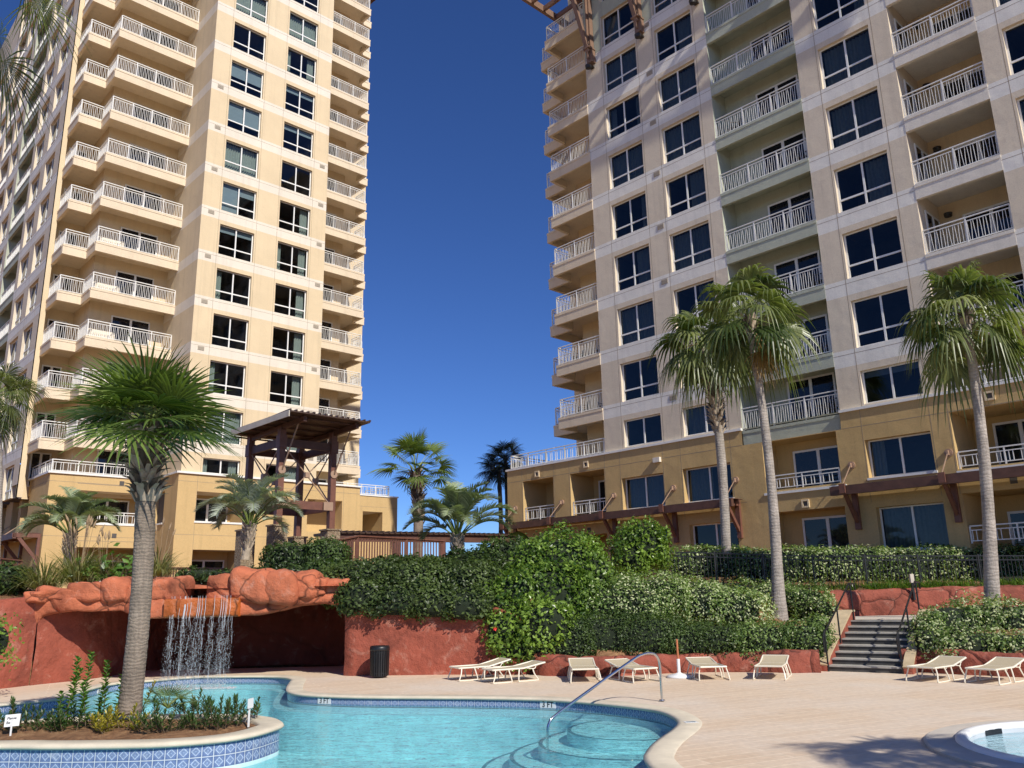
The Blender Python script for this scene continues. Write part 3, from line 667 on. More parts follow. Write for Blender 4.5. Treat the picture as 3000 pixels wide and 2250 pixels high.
def z3(C, z): return np.concatenate([C[:, :2], np.full((len(C), 1), z) if np.isscalar(z) else np.asarray(z)[:, None]], 1)
def tess(mb, loops, z, m=0, flip=False):
    L = [[Vector((p[0], p[1], 0)) for p in l] for l in loops]
    T = geometry.tessellate_polygon(L); V = np.concatenate([np.array([(p[0], p[1], z) for p in l]) for l in loops])
    T = np.array(T); a, b_, c_ = V[T[0]]
    if np.cross(b_ - a, c_ - a)[2] < 0: T = T[:, ::-1]
    mb.add(V, T, m)
# materials of the ground
def deckmat():
    m, nt, p, o = nodes('stamped_deck')
    v = objvec(nt, None, (0, 0, R(-27))); br = nt.nodes.new('ShaderNodeTexBrick'); nt.links.new(v, br.inputs['Vector'])
    br.offset = .37; br.inputs['Scale'].default_value = 1.0; br.inputs['Brick Width'].default_value = 1.7; br.inputs['Row Height'].default_value = .27
    br.inputs['Mortar Size'].default_value = .011; br.inputs['Mortar Smooth'].default_value = .3; br.inputs['Bias'].default_value = 0
    br.inputs['Color1'].default_value = (.66, .50, .35, 1); br.inputs['Color2'].default_value = (.71, .555, .40, 1); br.inputs['Mortar'].default_value = (.80, .67, .51, 1)
    n1 = noise(nt, .35, 6, .62, objvec(nt)); pale = ramp(nt, n1, [(.42, (0, 0, 0)), (.66, (.75,) * 3)])
    c = mixc(nt, pale, br.outputs['Color'], (.72, .62, .51))
    sp = ramp(nt, noise(nt, 9, 5, .65, objvec(nt)), [(.3, (.88,) * 3), (.7, (1.08,) * 3)]); c = mixc(nt, 1.0, c, sp, 'MULTIPLY')
    st = ramp(nt, noise(nt, 1.3, 3, .5, objvec(nt)), [(.70, (0, 0, 0)), (.78, (.45,) * 3)]); c = mixc(nt, st, c, (.34, .22, .14))
    nt.links.new(c, p.inputs['Base Color']); p.inputs['Roughness'].default_value = .85; p.inputs['Specular IOR Level'].default_value = .25
    b = bump(nt, br.outputs['Fac'], -.35, .006); nt.links.new(bump(nt, noise(nt, 30, 4, .6, objvec(nt)), .25, .006, b), p.inputs['Normal']); return m
def mulchmat():
    m, nt, p, o = nodes('pine_straw'); v = objvec(nt)
    a = noise(nt, 3.0, 6, .7, v, 1.5); c = ramp(nt, a, [(.28, (.09, .042, .02)), (.5, (.29, .145, .065)), (.72, (.48, .28, .135))])
    nt.links.new(c, p.inputs['Base Color']); p.inputs['Roughness'].default_value = .95
    nt.links.new(bump(nt, noise(nt, 18, 6, .75, v, 2.0), .9, .05), p.inputs['Normal']); return m
def rockmat(name, c, dark=.45, wet=0.0, crack=.75):
    m, nt, p, o = nodes(name); v = objvec(nt)
    col = ramp(nt, noise(nt, 1.1, 7, .62, v), [(.25, tuple(x * .48 for x in c)), (.5, c), (.75, tuple(min(1, x * 1.32) for x in c))])
    pat = ramp(nt, noise(nt, 2.2, 6, .7, v, .6), [(.56, (0, 0, 0)), (.70, (.42,) * 3)]); col = mixc(nt, pat, col, (.60, .36, .27))
    pit = ramp(nt, noise(nt, 13, 4, .7, v), [(.62, (0, 0, 0)), (.74, (dark,) * 3)]); col = mixc(nt, pit, col, tuple(x * .28 for x in c))
    strk = ramp(nt, noise(nt, 1.0, 6, .65, objvec(nt, (4, 4, .5))), [(.58, (0, 0, 0)), (.76, (.4,) * 3)]); col = mixc(nt, strk, col, tuple(x * .5 for x in c))
    dv = nt.nodes.new('ShaderNodeTexNoise'); dv.inputs['Scale'].default_value = 1.2; nt.links.new(v, dv.inputs['Vector'])
    av = nt.nodes.new('ShaderNodeVectorMath'); av.operation = 'MULTIPLY_ADD'; nt.links.new(dv.outputs['Color'], av.inputs[0]); av.inputs[1].default_value = (.55,) * 3; nt.links.new(v, av.inputs[2])
    vo = nt.nodes.new('ShaderNodeTexVoronoi'); vo.feature = 'DISTANCE_TO_EDGE'; vo.inputs['Scale'].default_value = crack; nt.links.new(av.outputs[0], vo.inputs['Vector'])
    ck = ramp(nt, vo.outputs['Distance'], [(.0, ((.30 if crack > .5 else .8),) * 3), (.022, (1, 1, 1))]); col = mixc(nt, 1.0, col, ck, 'MULTIPLY')
    nt.links.new(col, p.inputs['Base Color']); p.inputs['Roughness'].default_value = .88 - .6 * wet
    ckb = ramp(nt, vo.outputs['Distance'], [(.0, (0, 0, 0)), (.07, (1, 1, 1))])
    b = bump(nt, noise(nt, 3.0, 6, .65, v), .9, .09, bump(nt, ckb, .7, .05)); nt.links.new(bump(nt, noise(nt, 30, 5, .7, v), .5, .012, b), p.inputs['Normal']); return m
def tilemat():
    m, nt, p, o = nodes('blue_tile'); uv = nt.nodes.new('ShaderNodeUVMap'); sx = nt.nodes.new('ShaderNodeSeparateXYZ'); nt.links.new(uv.outputs[0], sx.inputs[0])
    def mt(op, a, b=None):
        n = nt.nodes.new('ShaderNodeMath'); n.operation = op
        for i, x in enumerate((a, b)):
            if x is None: continue
            if isinstance(x, (int, float)): n.inputs[i].default_value = x
            else: nt.links.new(x, n.inputs[i])
        return n.outputs[0]
    fx = mt('ABSOLUTE', mt('SUBTRACT', mt('FRACT', sx.outputs[0]), .5)); fy = mt('ABSOLUTE', mt('SUBTRACT', mt('FRACT', sx.outputs[1]), .5))
    dia = mt('ADD', fx, fy); sq = mt('MAXIMUM', fx, fy)
    c = ramp(nt, dia, [(0, (.26, .34, .50)), (.10, (.26, .34, .50)), (.11, (.13, .18, .33)), (.2, (.22, .29, .45)), (.30, (.20, .27, .44)), (.31, (.46, .54, .66)), (.38, (.46, .54, .66)), (.39, (.17, .23, .40)), (.8, (.11, .16, .31))])
    nt.nodes[-1].color_ramp.interpolation = 'LINEAR'
    sm = ramp(nt, noise(nt, 40, 3, .6, objvec(nt)), [(.3, (.8,) * 3), (.7, (1.2,) * 3)]); c = mixc(nt, 1.0, c, sm, 'MULTIPLY')
    g = mt('GREATER_THAN', sq, .468); c = mixc(nt, g, c, (.62, .66, .68))
    sc = ramp(nt, noise(nt, 5, 4, .6, objvec(nt)), [(.62, (0, 0, 0)), (.75, (.5,) * 3)]); c = mixc(nt, sc, c, (.5, .55, .6))
    nt.links.new(c, p.inputs['Base Color']); p.inputs['Roughness'].default_value = .22
    nt.links.new(bump(nt, g, -.3, .004), p.inputs['Normal']); return m
def watermat(name, tint, scale=(2.6, 4.6, 2.6), strength=1.0, dist=.26):
    m, nt, p, o = nodes(name); nt.nodes.remove(p); v = objvec(nt, scale)
    h = noise(nt, 1.0, 3, .55, v, .35); b = bump(nt, h, strength, dist)
    rf = nt.nodes.new('ShaderNodeBsdfTransparent'); rf.inputs[0].default_value = tuple(tint) + (1,)
    tr = rf; r2 = nt.nodes.new('ShaderNodeBsdfRefraction'); r2.inputs['Color'].default_value = tuple(tint) + (1,); r2.inputs['IOR'].default_value = 1.33; r2.inputs['Roughness'].default_value = .0; nt.links.new(b, r2.inputs['Normal'])
    rf = nt.nodes.new('ShaderNodeMixShader'); rf.inputs[0].default_value = .25; nt.links.new(tr.outputs[0], rf.inputs[1]); nt.links.new(r2.outputs[0], rf.inputs[2])
    g = nt.nodes.new('ShaderNodeBsdfGlossy'); g.inputs['Roughness'].default_value = .03; nt.links.new(b, g.inputs['Normal'])
    f = N(nt, 'ShaderNodeFresnel', IOR=1.33); nt.links.new(b, f.inputs['Normal'])
    mx = nt.nodes.new('ShaderNodeMixShader'); nt.links.new(frontfac(nt, f.outputs[0]), mx.inputs[0]); nt.links.new(rf.outputs[0], mx.inputs[1]); nt.links.new(g.outputs[0], mx.inputs[2]); nt.links.new(mx.outputs[0], o.inputs[0])
    return m
M['deck'] = deckmat(); M['mulch'] = mulchmat(); M['rock'] = rockmat('red_rock', (.47, .135, .062)); M['rockw'] = rockmat('wet_orange_rock', (.45, .11, .02), .3, .8); M['rockd'] = rockmat('red_wall', (.30, .074, .043), .3, 0.0, .28)
M['rockk'] = rockmat('kerb_rock', (.29, .075, .045), .6, 0.0, 1.1); M['tile'] = tilemat(); M['coping'] = plain('pool_coping', (.66, .58, .44), .85, var=.12, vscale=2.5, bstr=.25, bscale=40, streak=.2)
M['plaster'] = plain('pool_plaster', (.60, .93, .94), .8, var=.22, vscale=3.0); M['plasterw'] = plain('pool_ledge', (.62, .74, .76), .8, var=.06); M['nosing'] = plain('blue_nosing', (.03, .10, .16), .5)  # pool floor mottled for ripple contrast, in place of caustic light
M['spaplaster'] = plain('spa_plaster', (.70, .80, .84), .7, var=.05)
M['water'] = watermat('pool_water', (.70, .95, .98)); M['spawater'] = watermat('spa_water', (.80, .93, .96), strength=.25)

# ---- pool outline
ip = [(129.5, 2052), (200, 2037), (278, 2015), (344, 2002), (450, 1994), (498, 1989), (582, 1983.5), (671, 1982.5), (754, 1982), (825, 1984), (855, 1991), (852, 1998), (842, 2015), (844, 2027), (869, 2034), (918, 2038), (1010, 2041.6), (1100, 2043), (1240, 2043.7), (1400, 2045), (1587, 2049), (1697, 2056), (1802, 2065.4), (1925, 2082), (1977, 2103), (1991, 2119.7), (1972, 2141), (1925, 2174), (1897, 2207), (1901.6, 2240)]
PW = [gz(x, y, 0)[:2] for x, y in ip] + [(1.75, 8.2), (2.5, 7.2), (3.0, 5.6), (2.0, 4.4), (-1, 4.0), (-6, 4.0), (-12, 4.6), (-15.5, 7), (-15.8, 11), (-14.2, 14.2)]
POOL = smooth_closed(crom(np.array(PW), .10, True), 5)
NO = normals2(POOL)
if ((POOL + .1 * NO - POOL.mean(0)) ** 2).sum() < ((POOL - POOL.mean(0)) ** 2).sum(): NO = -NO
NO = smooth_closed(NO, 8); NO /= np.linalg.norm(NO, axis=1)[:, None]
WATER_Z = -.15
SPC = np.array([7.36, 10.62]); _a = np.arange(72) * 2 * np.pi / 72; CIRC = np.stack([np.cos(_a), np.sin(_a)], 1)
d = MB(); tess(d, [[(-40, -25), (40, -25), (40, 26), (-40, 26)], list((POOL + NO * .12)[::-1]), list((SPC + CIRC * 2.1)[::-1])], 0.0)
tag(d.build('pool_deck', M['deck']), kind='structure')
c = MB(); w0 = -.035
rows(c, [z3(POOL + NO * .02, -.036), z3(POOL + NO * (w0 + .02), -.034), z3(POOL + NO * (w0 + .01), -.015), z3(POOL + NO * (w0 + .01), .012), z3(POOL + NO * .05, .022), z3(POOL + NO * .33, .020), z3(POOL + NO * .352, .004)])
cop = c.build('pool_coping', M['coping'], smooth=True); tag(cop, kind='structure')
def ribbon_uv(name, C, z0, z1, mat, parent=None, closed=True, tilew=.147, zoff=0.0):
    mb = MB(); rows(mb, [z3(C, z0), z3(C, z1)], closed); o = mb.build(name, mat, parent); me = o.data
    seg = np.linalg.norm(np.roll(C, -1, 0) - C, axis=1)[:, None].ravel(); s = np.concatenate([[0], np.cumsum(seg)]) / tilew
    uvl = me.uv_layers.new(name='UVMap'); n = len(C); uv = []
    for i in range(n if closed else n - 1):
        uv += [(s[i], 0 + zoff), (s[i + 1], 0 + zoff), (s[i + 1], (z1 - z0) / tilew + zoff), (s[i], (z1 - z0) / tilew + zoff)]
    uvl.data.foreach_set('uv', np.array(uv, dtype=np.float32).ravel()); return o
tag(ribbon_uv('pool_tile_band', POOL + NO * .015, -.185, -.035, M['tile']), kind='structure')
bs = MB(); rows(bs, [z3(POOL + NO * .013, -.20), z3(POOL + NO * .012, -.30)], m=1); rows(bs, [z3(POOL + NO * .013, -.30), z3(POOL - NO * .30, -.30)], m=1); rows(bs, [z3(POOL - NO * .30, -.30), z3(POOL - NO * .30, -1.1)], m=0)
tess(bs, [list(POOL + NO * .02)], -1.1, 0)
# entry steps fanning out from the right-hand bay
SC = gz(1840, 2085, 0)[:2] + np.array([.1, .15])
for i, r_ in enumerate((1.15, 1.65, 2.15, 2.65)):
    zt = -.30 - .2 * i - .001; cc = SC + CIRC * r_
    cc = cc[(cc[:, 0] < 40)]
    rows(bs, [z3(SC + CIRC * 1e-3, zt), z3(SC + CIRC * (r_ - .07), zt)], m=0); rows(bs, [z3(SC + CIRC * (r_ - .07), zt + .001), z3(SC + CIRC * r_, zt + .001)], m=2); rows(bs, [z3(SC + CIRC * r_, zt), z3(SC + CIRC * r_, -1.1)], m=0)
tag(bs.build('pool_basin', [M['plaster'], M['plasterw'], M['nosing']]), kind='structure')
wt = MB(); tess(wt, [list(POOL + NO * .014)], WATER_Z); tag(wt.build('pool_water', M['water']), kind='structure')
# ---- spa
sp = thing('spa', 'round white spa with raised rim sunk in the tan deck at right', 'spa', (SPC[0], SPC[1], 0))
q = MB(); rows(q, [z3(CIRC * 2.28, -.02), z3(CIRC * 2.29, .035), z3(CIRC * 2.26, .05), z3(CIRC * 1.92, .05)]); q.build('rim', M['concl'], sp, smooth=False)
q = MB(); rows(q, [z3(CIRC * 1.92, .04), z3(CIRC * 1.91, .085), z3(CIRC * 1.86, .10), z3(CIRC * 1.79, .095), z3(CIRC * 1.765, .05), z3(CIRC * 1.77, .02)]); q.build('coping', M['white'], sp, smooth=True)
q = MB(); rows(q, [z3(CIRC * 1.772, .05), z3(CIRC * 1.772, -.06)], m=1); rows(q, [z3(CIRC * 1.772, -.06), z3(CIRC * 1.77, -.32), z3(CIRC * 1.35, -.34), z3(CIRC * 1.33, -.62), z3(CIRC * 1e-3, -.63)]); q.build('basin', [M['spaplaster'], M['tile']], sp)
q = MB(); rows(q, [z3(CIRC * 1.771, -.03), z3(CIRC * 1e-3, -.03)]); q.build('water', M['spawater'], sp)
q = MB(); aa = np.linspace(R(112), R(124), 6); V = [(1.765 * math.cos(t), 1.765 * math.sin(t), z) for t in aa for z in (-.028, .045)]; q.add(V, [[2 * i, 2 * i + 2, 2 * i + 3, 2 * i + 1] for i in range(5)]); q.build('skimmer_mouth', M['black'], sp)
# ---- planter island
ZI = .26
isl = [(0, 2196, .2), (111, 2197, .2), (250, 2196, .2), (400, 2193.5, .2), (511, 2188.7, .2), (659, 2175.7, .2), (751, 2159, .2), (800, 2144, .2), (822, 2132, .22), (829, 2121, .25), (821, 2112, .26), (800, 2102, .26), (755, 2095.5, .26), (700, 2093, .26), (560, 2092, .26), (400, 2094, .26), (174, 2101.7, .26), (0, 2117, .26)]
IW = [gz(*q)[:2] for q in isl]; _x = IW[0]; IW = [(-9.2, IW[0][1] + .1)] + IW + [(-9.6, IW[-1][1] - .1), (-10.8, 12.6)]
ISL = smooth_closed(crom(np.array(IW), .08, True), 4); NI = normals2(ISL)
if ((ISL + .1 * NI - ISL.mean(0)) ** 2).sum() < ((ISL - ISL.mean(0)) ** 2).sum(): NI = -NI
NI = smooth_closed(NI, 6); NI /= np.linalg.norm(NI, axis=1)[:, None]
pl = thing('planter_island', 'low kidney planter in the pool, cream coping over two rows of blue diamond tiles', 'planter', (0, 0, 0))
ribbon_uv('tile_wall', ISL - NI * .03, -.10, .20, M['tile'], pl)
q = MB(); rows(q, [z3(ISL - NI * .03, -1.1), z3(ISL - NI * .03, -.10)]); q.build('plinth', M['plaster'], pl)
q = MB(); rows(q, [z3(ISL - NI * .03, .198), z3(ISL + NI * .012, .2), z3(ISL + NI * .03, .225), z3(ISL + NI * .015, .255), z3(ISL - NI * .04, .268), z3(ISL - NI * .30, .264), z3(ISL - NI * .33, .24), z3(ISL - NI * .33, .15)]); q.build('coping', M['coping'], pl, smooth=True)
q = MB(); cen = ISL.mean(0); inn = ISL - NI * .325
rws = [z3(inn, .21)]
for t in (.25, .5, .72, .9, .999):
    C2 = inn * (1 - t) + np.stack([np.clip(inn[:, 0], -9.5, -4.2), np.full(len(inn), 12.55)], 1) * t
    rws.append(z3(C2, .21 + .13 * math.sin(t * 1.57) + .025 * nz(z3(C2, 0), 3.0)))
rows(q, rws); q.build('mulch', M['mulch'], pl, smooth=True)

# ---- terrain: one sheet to the horizon, bank behind the deck
def yb(x): return np.interp(x, [-60, -16, -13, -12.4, -4.4, .35, 2.1, 4.9, 7.2, 9.4, 11, 13, 20, 60], [16, 17.5, 20.6, 21.8, 22.6, 21.9, 21.1, 21.45, 20.75, 20.7, 18.9, 17.6, 17, 17])
def terr(x, y):
    b_ = yb(x); t = y - b_
    right = np.interp(t, [.25, .3, 3.2, 6.4, 9], [.38, .40, 1.15, 1.9, 2.2])
    path = (x > 7.4) & (y > 22.6 - (x - 9) * .35) & (y < 26.6)
    right = np.where(x > 9.8, np.interp(t, [.25, .3, 2.5, 9], [.38, .42, 1.0, 1.05]), right)
    right = np.where(x > 7.3, np.where(y > 27.0, np.interp(y, [27.0, 29, 31], [1.8, 1.95, 2.2]), np.minimum(right, 1.05)), right)
    stair = (x > 7.0) & (x < 11.2) & (y < 24.0); right = np.where(stair & ((x - 7.6) * .814 - (y - 21.2) * .58 > -.35) & ((x - 7.6) * .814 - (y - 21.2) * .58 < 2.1), np.minimum(right, .05), right)
    mid = np.interp(t, [.25, .3, 3, 6], [1.8, 1.82, 2.5, 2.5])
    cave = np.where(y > 29.3, 2.5, -1.0)
    left = np.interp(t, [.0, .3, 3.5, 7.5], [-.2, .05, 1.75, 2.45])
    z = np.where(x > .4, right, np.where(x > -4.4, mid, np.where(x > -12.2, cave, left)))
    z = np.where(t < .42, -3.0, z)
    return np.where(y > 36, 2.2, z)
gx = np.concatenate([[-900, -400, -150, -80, -50, -35, -26], np.arange(-22, 22.01, .4), [26, 35, 50, 80, 150, 400, 900]]); gy = np.concatenate([[-300, -80, -30, 0, 10], np.arange(15, 36.01, .33), [40, 60, 100, 200, 500, 1500]])
GX, GY = np.meshgrid(gx, gy); GZ = terr(GX, GY); V = np.stack([GX, GY, GZ], -1).reshape(-1, 3)
near = (np.abs(GX) < 22) & (GY > 15) & (GY < 36); V[:, 2] += (.05 * nz(V, 1.5) * near.ravel() * (V[:, 2] > 0))
g = MB(); nxx = len(gx); i = np.arange(len(gy) - 1)[:, None] * nxx; j = np.arange(nxx - 1)[None]
g.add(V, np.stack([i + j, i + j + 1, i + nxx + j + 1, i + nxx + j], -1).reshape(-1, 4)); tag(g.build('ground', M['mulch'], smooth=True), kind='structure')

# ---- rock grotto
gr = thing('rock_grotto', 'red artificial rock grotto with a dark arched cave and boulders along its rim', 'rock grotto', (-8.4, 22.4, 0))
GL = np.array([-8.4, 22.4, 0])
def G_(mb, name, mats, smooth=True, parent=gr):
    return mb.build(name, mats, parent, tuple(-GL), smooth=smooth)
def yfront(x): return np.interp(x, [-13.2, -12.4, -8.5, -4.6, -4.0], [21.4, 22.05, 22.35, 22.85, 22.7])
def wallrib(mb, pts, zt, zb=-.15, amp=.10, m=0, step=.14, seed=0.0):
    C = crom(np.array(pts, float), step); n = len(C); Nn = normals2(C, False); top = np.interp(np.linspace(0, 1, n), np.linspace(0, 1, len(zt)), zt) if len(zt) != len(pts) else crom(np.stack([np.arange(len(zt)), np.zeros(len(zt)), np.array(zt)], 1), .5)[:, 2]
    if len(top) != n: top = np.interp(np.linspace(0, 1, n), np.linspace(0, 1, len(top)), top)
    rws = []
    for t in np.linspace(0, 1, 22):
        z = zb + (top - zb) * t; P = np.stack([C[:, 0], C[:, 1], z], 1); dd = nz(P + seed, .9) * amp + nz(P + seed + 9, 3.0) * amp * .25
        P[:, :2] += Nn * dd[:, None]; rws.append(P)
    rows(mb, rws, False, m); return rws
q = MB()
lw = [(-17, 17.2), (-15, 19.0), (-13.6, 20.6), (-12.75, 21.45), (-12.42, 22.02)]
lt = [atz for atz in (0.9, 1.3, at(-60, 1795, 20.6)[2], at(60, 1765, 21.5)[2], at(88, 1752, 22.0)[2] + .02)]
r1_ = wallrib(q, lw, lt, amp=.12)
inner = [(-12.42, 22.02), (-12.15, 22.6), (-11.7, 23.4), (-11.4, 25.0), (-10.9, 27.6), (-8.4, 28.8), (-6.0, 28.4), (-4.7, 26.4), (-4.50, 24.2), (-4.70, 23.2), (-4.62, 22.85)]
wallrib(q, inner, [1.95] + [2.3] * 9 + [1.8], amp=.09, seed=3.0)
rw = [(-4.62, 22.85), (-4.40, 22.68), (-4.0, 22.62), (-2.6, 22.55), (-1.0, 22.3), (-.1, 22.05), (.35, 22.2), (.6, 22.8)]
r3_ = wallrib(q, rw, [1.85, 1.9, 1.95, 1.95, 1.9, 1.7, 1.4, 1.2], amp=.07, seed=5.0)
# tops of the outer walls run back into the bank
rows(q, [r1_[-1], r1_[-1] + np.array([.5, 1.2, .12])], False); rows(q, [r3_[-1], r3_[-1] + np.array([0, .5, .02]), r3_[-1] + np.array([0, 1.4, -.05])], False)
q.add([(-13, 21.9, 2.31), (-4.2, 22.7, 2.31), (-4.0, 30, 2.31), (-13, 30, 2.31)], [[0, 1, 2, 3]])
G_(q, 'rock_wall', [M['rockd']])
# lintel over the mouth, from the left pillar to the right one
c6 = lambda x, y: (x * .4413, 1640 + y * .4413); c7 = lambda x, y: (450 + x * .4413, 1640 + y * .4413)
bot = [c6(250, 420), c6(268, 368), c6(330, 350), c6(480, 335), c6(640, 342), c6(810, 348), c6(960, 390), c7(130, 388), c7(300, 382), c7(560, 374), c7(700, 368), c7(850, 340), c7(960, 306), c7(1100, 291), c7(1230, 302), c7(1290, 330), c7(1330, 380)]
topl = [c6(205, 250), c6(320, 246), c6(640, 244), c6(960, 252), c7(100, 258), c7(560, 250), c7(700, 240), c7(930, 226), c7(1100, 222), c7(1330, 225)]
def worldx(ps):
    out = []
    for x, y in ps:
        X = -8.0
        for _ in range(6): X = at(x, y, yfront(X))[0]
        out.append(at(x, y, yfront(X)))
    return np.array(out)
Bw, Tw = worldx(bot), worldx(topl)
xs = np.linspace(-12.5, -4.25, 110); zb_ = np.interp(xs, Bw[:, 0], Bw[:, 2]); zt_ = np.interp(xs, Tw[:, 0], Tw[:, 2])
q = MB(); rws = []
sec = [(.9, 0.12), (.45, .0), (.06, -.01), (-.02, .01), (-.06, .06), (-.08, .2), (-.09, .4), (-.09, .6), (-.08, .8), (-.06, .93), (-.02, .985), (.06, 1.0), (.5, 1.02), (1.3, 1.05), (2.6, 1.3), (5, 1.3)]
for dy, t in sec:
    y = yfront(xs) + dy; z = zb_ + (zt_ - zb_) * t; P = np.stack([xs, y, z], 1); P[:, 1] -= nz(P, 1.3) * .15 + nz(P + 4, 3.2) * .06; P[:, 2] += nz(P + 7, 1.6) * .04; rws.append(P)
rows(q, rws, False); G_(q, 'lintel', [M['rock']])
def boulder(px0, px1, py0, py1, Y, depth, name='boulder', p=7.0, mat='rock', seed=0, parent=gr):
    a = at(px0, (py0 + py1) / 2, Y); b2 = at(px1, (py0 + py1) / 2, Y); t_ = at((px0 + px1) / 2, py0, Y); u_ = at((px0 + px1) / 2, py1, Y)
    ctr = np.array([(a[0] + b2[0]) / 2, Y, (t_[2] + u_[2]) / 2]); rad = np.array([(b2[0] - a[0]) / 2, depth, (t_[2] - u_[2]) / 2])
    th = np.linspace(0, np.pi, 22); ph = np.arange(40) * 2 * np.pi / 40; rws = []
    for t in th:
        D = np.stack([np.sin(t) * np.cos(ph), np.sin(t) * np.sin(ph), np.full(40, np.cos(t))], 1)
        r = (np.abs(D) ** p).sum(1) ** (-1 / p); P = D * r[:, None] * rad; P += (D * (nz(P + ctr + seed, 1.3) * .13 + nz(P + ctr + seed, 3.4) * .06)[:, None]) * min(1.2, rad[2] / .25); rws.append(P + ctr)
    mb = MB(); rows(mb, rws, True); return G_(mb, name, [M[mat]], parent=parent)
for i, (f, x0, x1, y0, y1, dy, dp) in enumerate([(c6, 205, 322, 205, 262, .35, .45), (c6, 303, 545, 178, 256, .35, .5), (c6, 490, 745, 140, 256, .40, .55), (c6, 738, 900, 138, 256, .38, .5), (c6, 880, 1060, 150, 262, .42, .5), (c7, 10, 222, 112, 266, .38, .55), (c7, 205, 395, 172, 262, 1.35, .5), (c7, 385, 610, 96, 256, .62, .5), (c7, 562, 808, 68, 258, .34, .55), (c7, 786, 935, 104, 238, .36, .5), (c7, 917, 1076, 108, 228, .38, .5), (c7, 1060, 1180, 105, 226, .42, .5), (c7, 1150, 1330, 118, 240, .6, .55)]):
    p0, p1 = f(x0, y0), f(x1, y1); X = at((p0[0] + p1[0]) / 2, p1[1], 22.5)[0]; boulder(p0[0] - 3, p1[0] + 3, p0[1], p1[1] + 12, yfront(X) + dy * (1 if dy > 1 else .62) + .1, dp, seed=i * 3.1)
# spillway: wet orange block with a lip of water
s0 = worldx([c7(95, 385)])[0]; s1 = worldx([c7(572, 374)])[0]; zl = worldx([c7(330, 256)])[0][2]
xs2 = np.linspace(s0[0] - .02, s1[0] + .02, 34); rws = []
for dy, z in ((.4, zl - .02), (-.20, zl), (-.26, zl - .015), (-.27, zl - .05), (-.25, zl - .2), (-.26, zl - .4), (-.24, s0[2] + .02), (-.18, s0[2] - .01), (.3, s0[2] + .02)):
    P = np.stack([xs2, yfront(xs2) + dy, np.full(34, z)], 1); P[:, 1] -= nz(P, 2.4) * .035; rws.append(P)
q = MB(); rows(q, rws, False); q.add(np.concatenate([rws[i][:1] for i in range(len(rws))]), [list(range(len(rws)))]); q.add(np.concatenate([rws[i][-1:] for i in range(len(rws))]), [list(range(len(rws)))]); G_(q, 'spillway', [M['rockw']])
# falling water: broken strands and droplets
m, nt, p, o = nodes('falling_water'); p.inputs['Base Color'].default_value = (.9, .94, .97, 1); p.inputs['Roughness'].default_value = .12; p.inputs['Transmission Weight'].default_value = .45; p.inputs['IOR'].default_value = 1.33; p.inputs['Specular IOR Level'].default_value = 1.0; M['fall'] = m
wr = np.random.default_rng(5); wf = MB(); yw = yfront((s0[0] + s1[0]) / 2) - .30; ztop = s0[2] + .02
xl, xr = s0[0] + .12, at(c7(522, 500)[0], 1810, yw)[0]
cl = np.sort(wr.uniform(xl, xr, 64)); wts = wr.uniform(.05, 1.0, 64) ** 2.0
for x0, w in zip(cl, wts):
    z = ztop + (.0 if w < .5 else .35); x = x0
    if w > .5: wf.tube([(x0, yw + .03, ztop + .52), (x0 + .01, yw + .01, ztop + .2), (x0, yw - .03, ztop - .05)], [.004, .007 * w + .002, .007 * w], 5)
    z = ztop
    while z > WATER_Z:
        L = wr.uniform(.05, .34) * (1.2 if z > ztop - .5 else .8); 
        if wr.random() < .38 + .42 * w - .22 * (ztop - z) / 1.9:
            k = 5; zz = np.linspace(z, max(z - L, WATER_Z), k); P = np.stack([x + wr.normal(0, .007, k).cumsum(), yw - .04 * (ztop - zz) + wr.normal(0, .008, k), zz], 1); wf.tube(P, wr.uniform(.0018, .0055, k) * (.5 + .8 * w), 5)
        z -= L * wr.uniform(1.0, 1.5); x += wr.normal(0, .012)
oc = np.array([[1, 0, 0], [-1, 0, 0], [0, 1, 0], [0, -1, 0], [0, 0, 1.5], [0, 0, -1.5]]); of = [[0, 2, 4], [2, 1, 4], [1, 3, 4], [3, 0, 4], [2, 0, 5], [1, 2, 5], [3, 1, 5], [0, 3, 5]]
for _ in range(5200):
    t = wr.random() ** .65; z = ztop + (WATER_Z - ztop) * t; x = wr.choice(cl) + wr.normal(0, .02 + .05 * t); wf.add(np.array([x, yw - .1 * t + wr.normal(0, .03 + .05 * t), z]) + oc * wr.uniform(.0022, .0068), of)
for _ in range(700):   # splash
    x = wr.choice(cl) + wr.normal(0, .1); wf.add(np.array([x, yw - .12 + wr.normal(0, .12), WATER_Z + abs(wr.normal(0, .07))]) + oc * wr.uniform(.004, .012), of)
tag(wf.build('waterfall', M['fall']), 'thin broken curtain of falling water in front of the dark cave', 'waterfall')
# foam where it lands
fo = MB()
for _ in range(260):
    x = wr.uniform(xl - .1, xr + .25); y = yw - .15 + wr.normal(0, .13); r_ = wr.uniform(.012, .05); fo.lathe([(r_, 0), (r_ * .6, r_ * .35), (0, r_ * .5)], 7, (x, y, WATER_Z - .002))
tag(fo.build('foam', M['fall'], smooth=True), 'white foam on the pool where the waterfall lands', 'foam', kind='stuff')

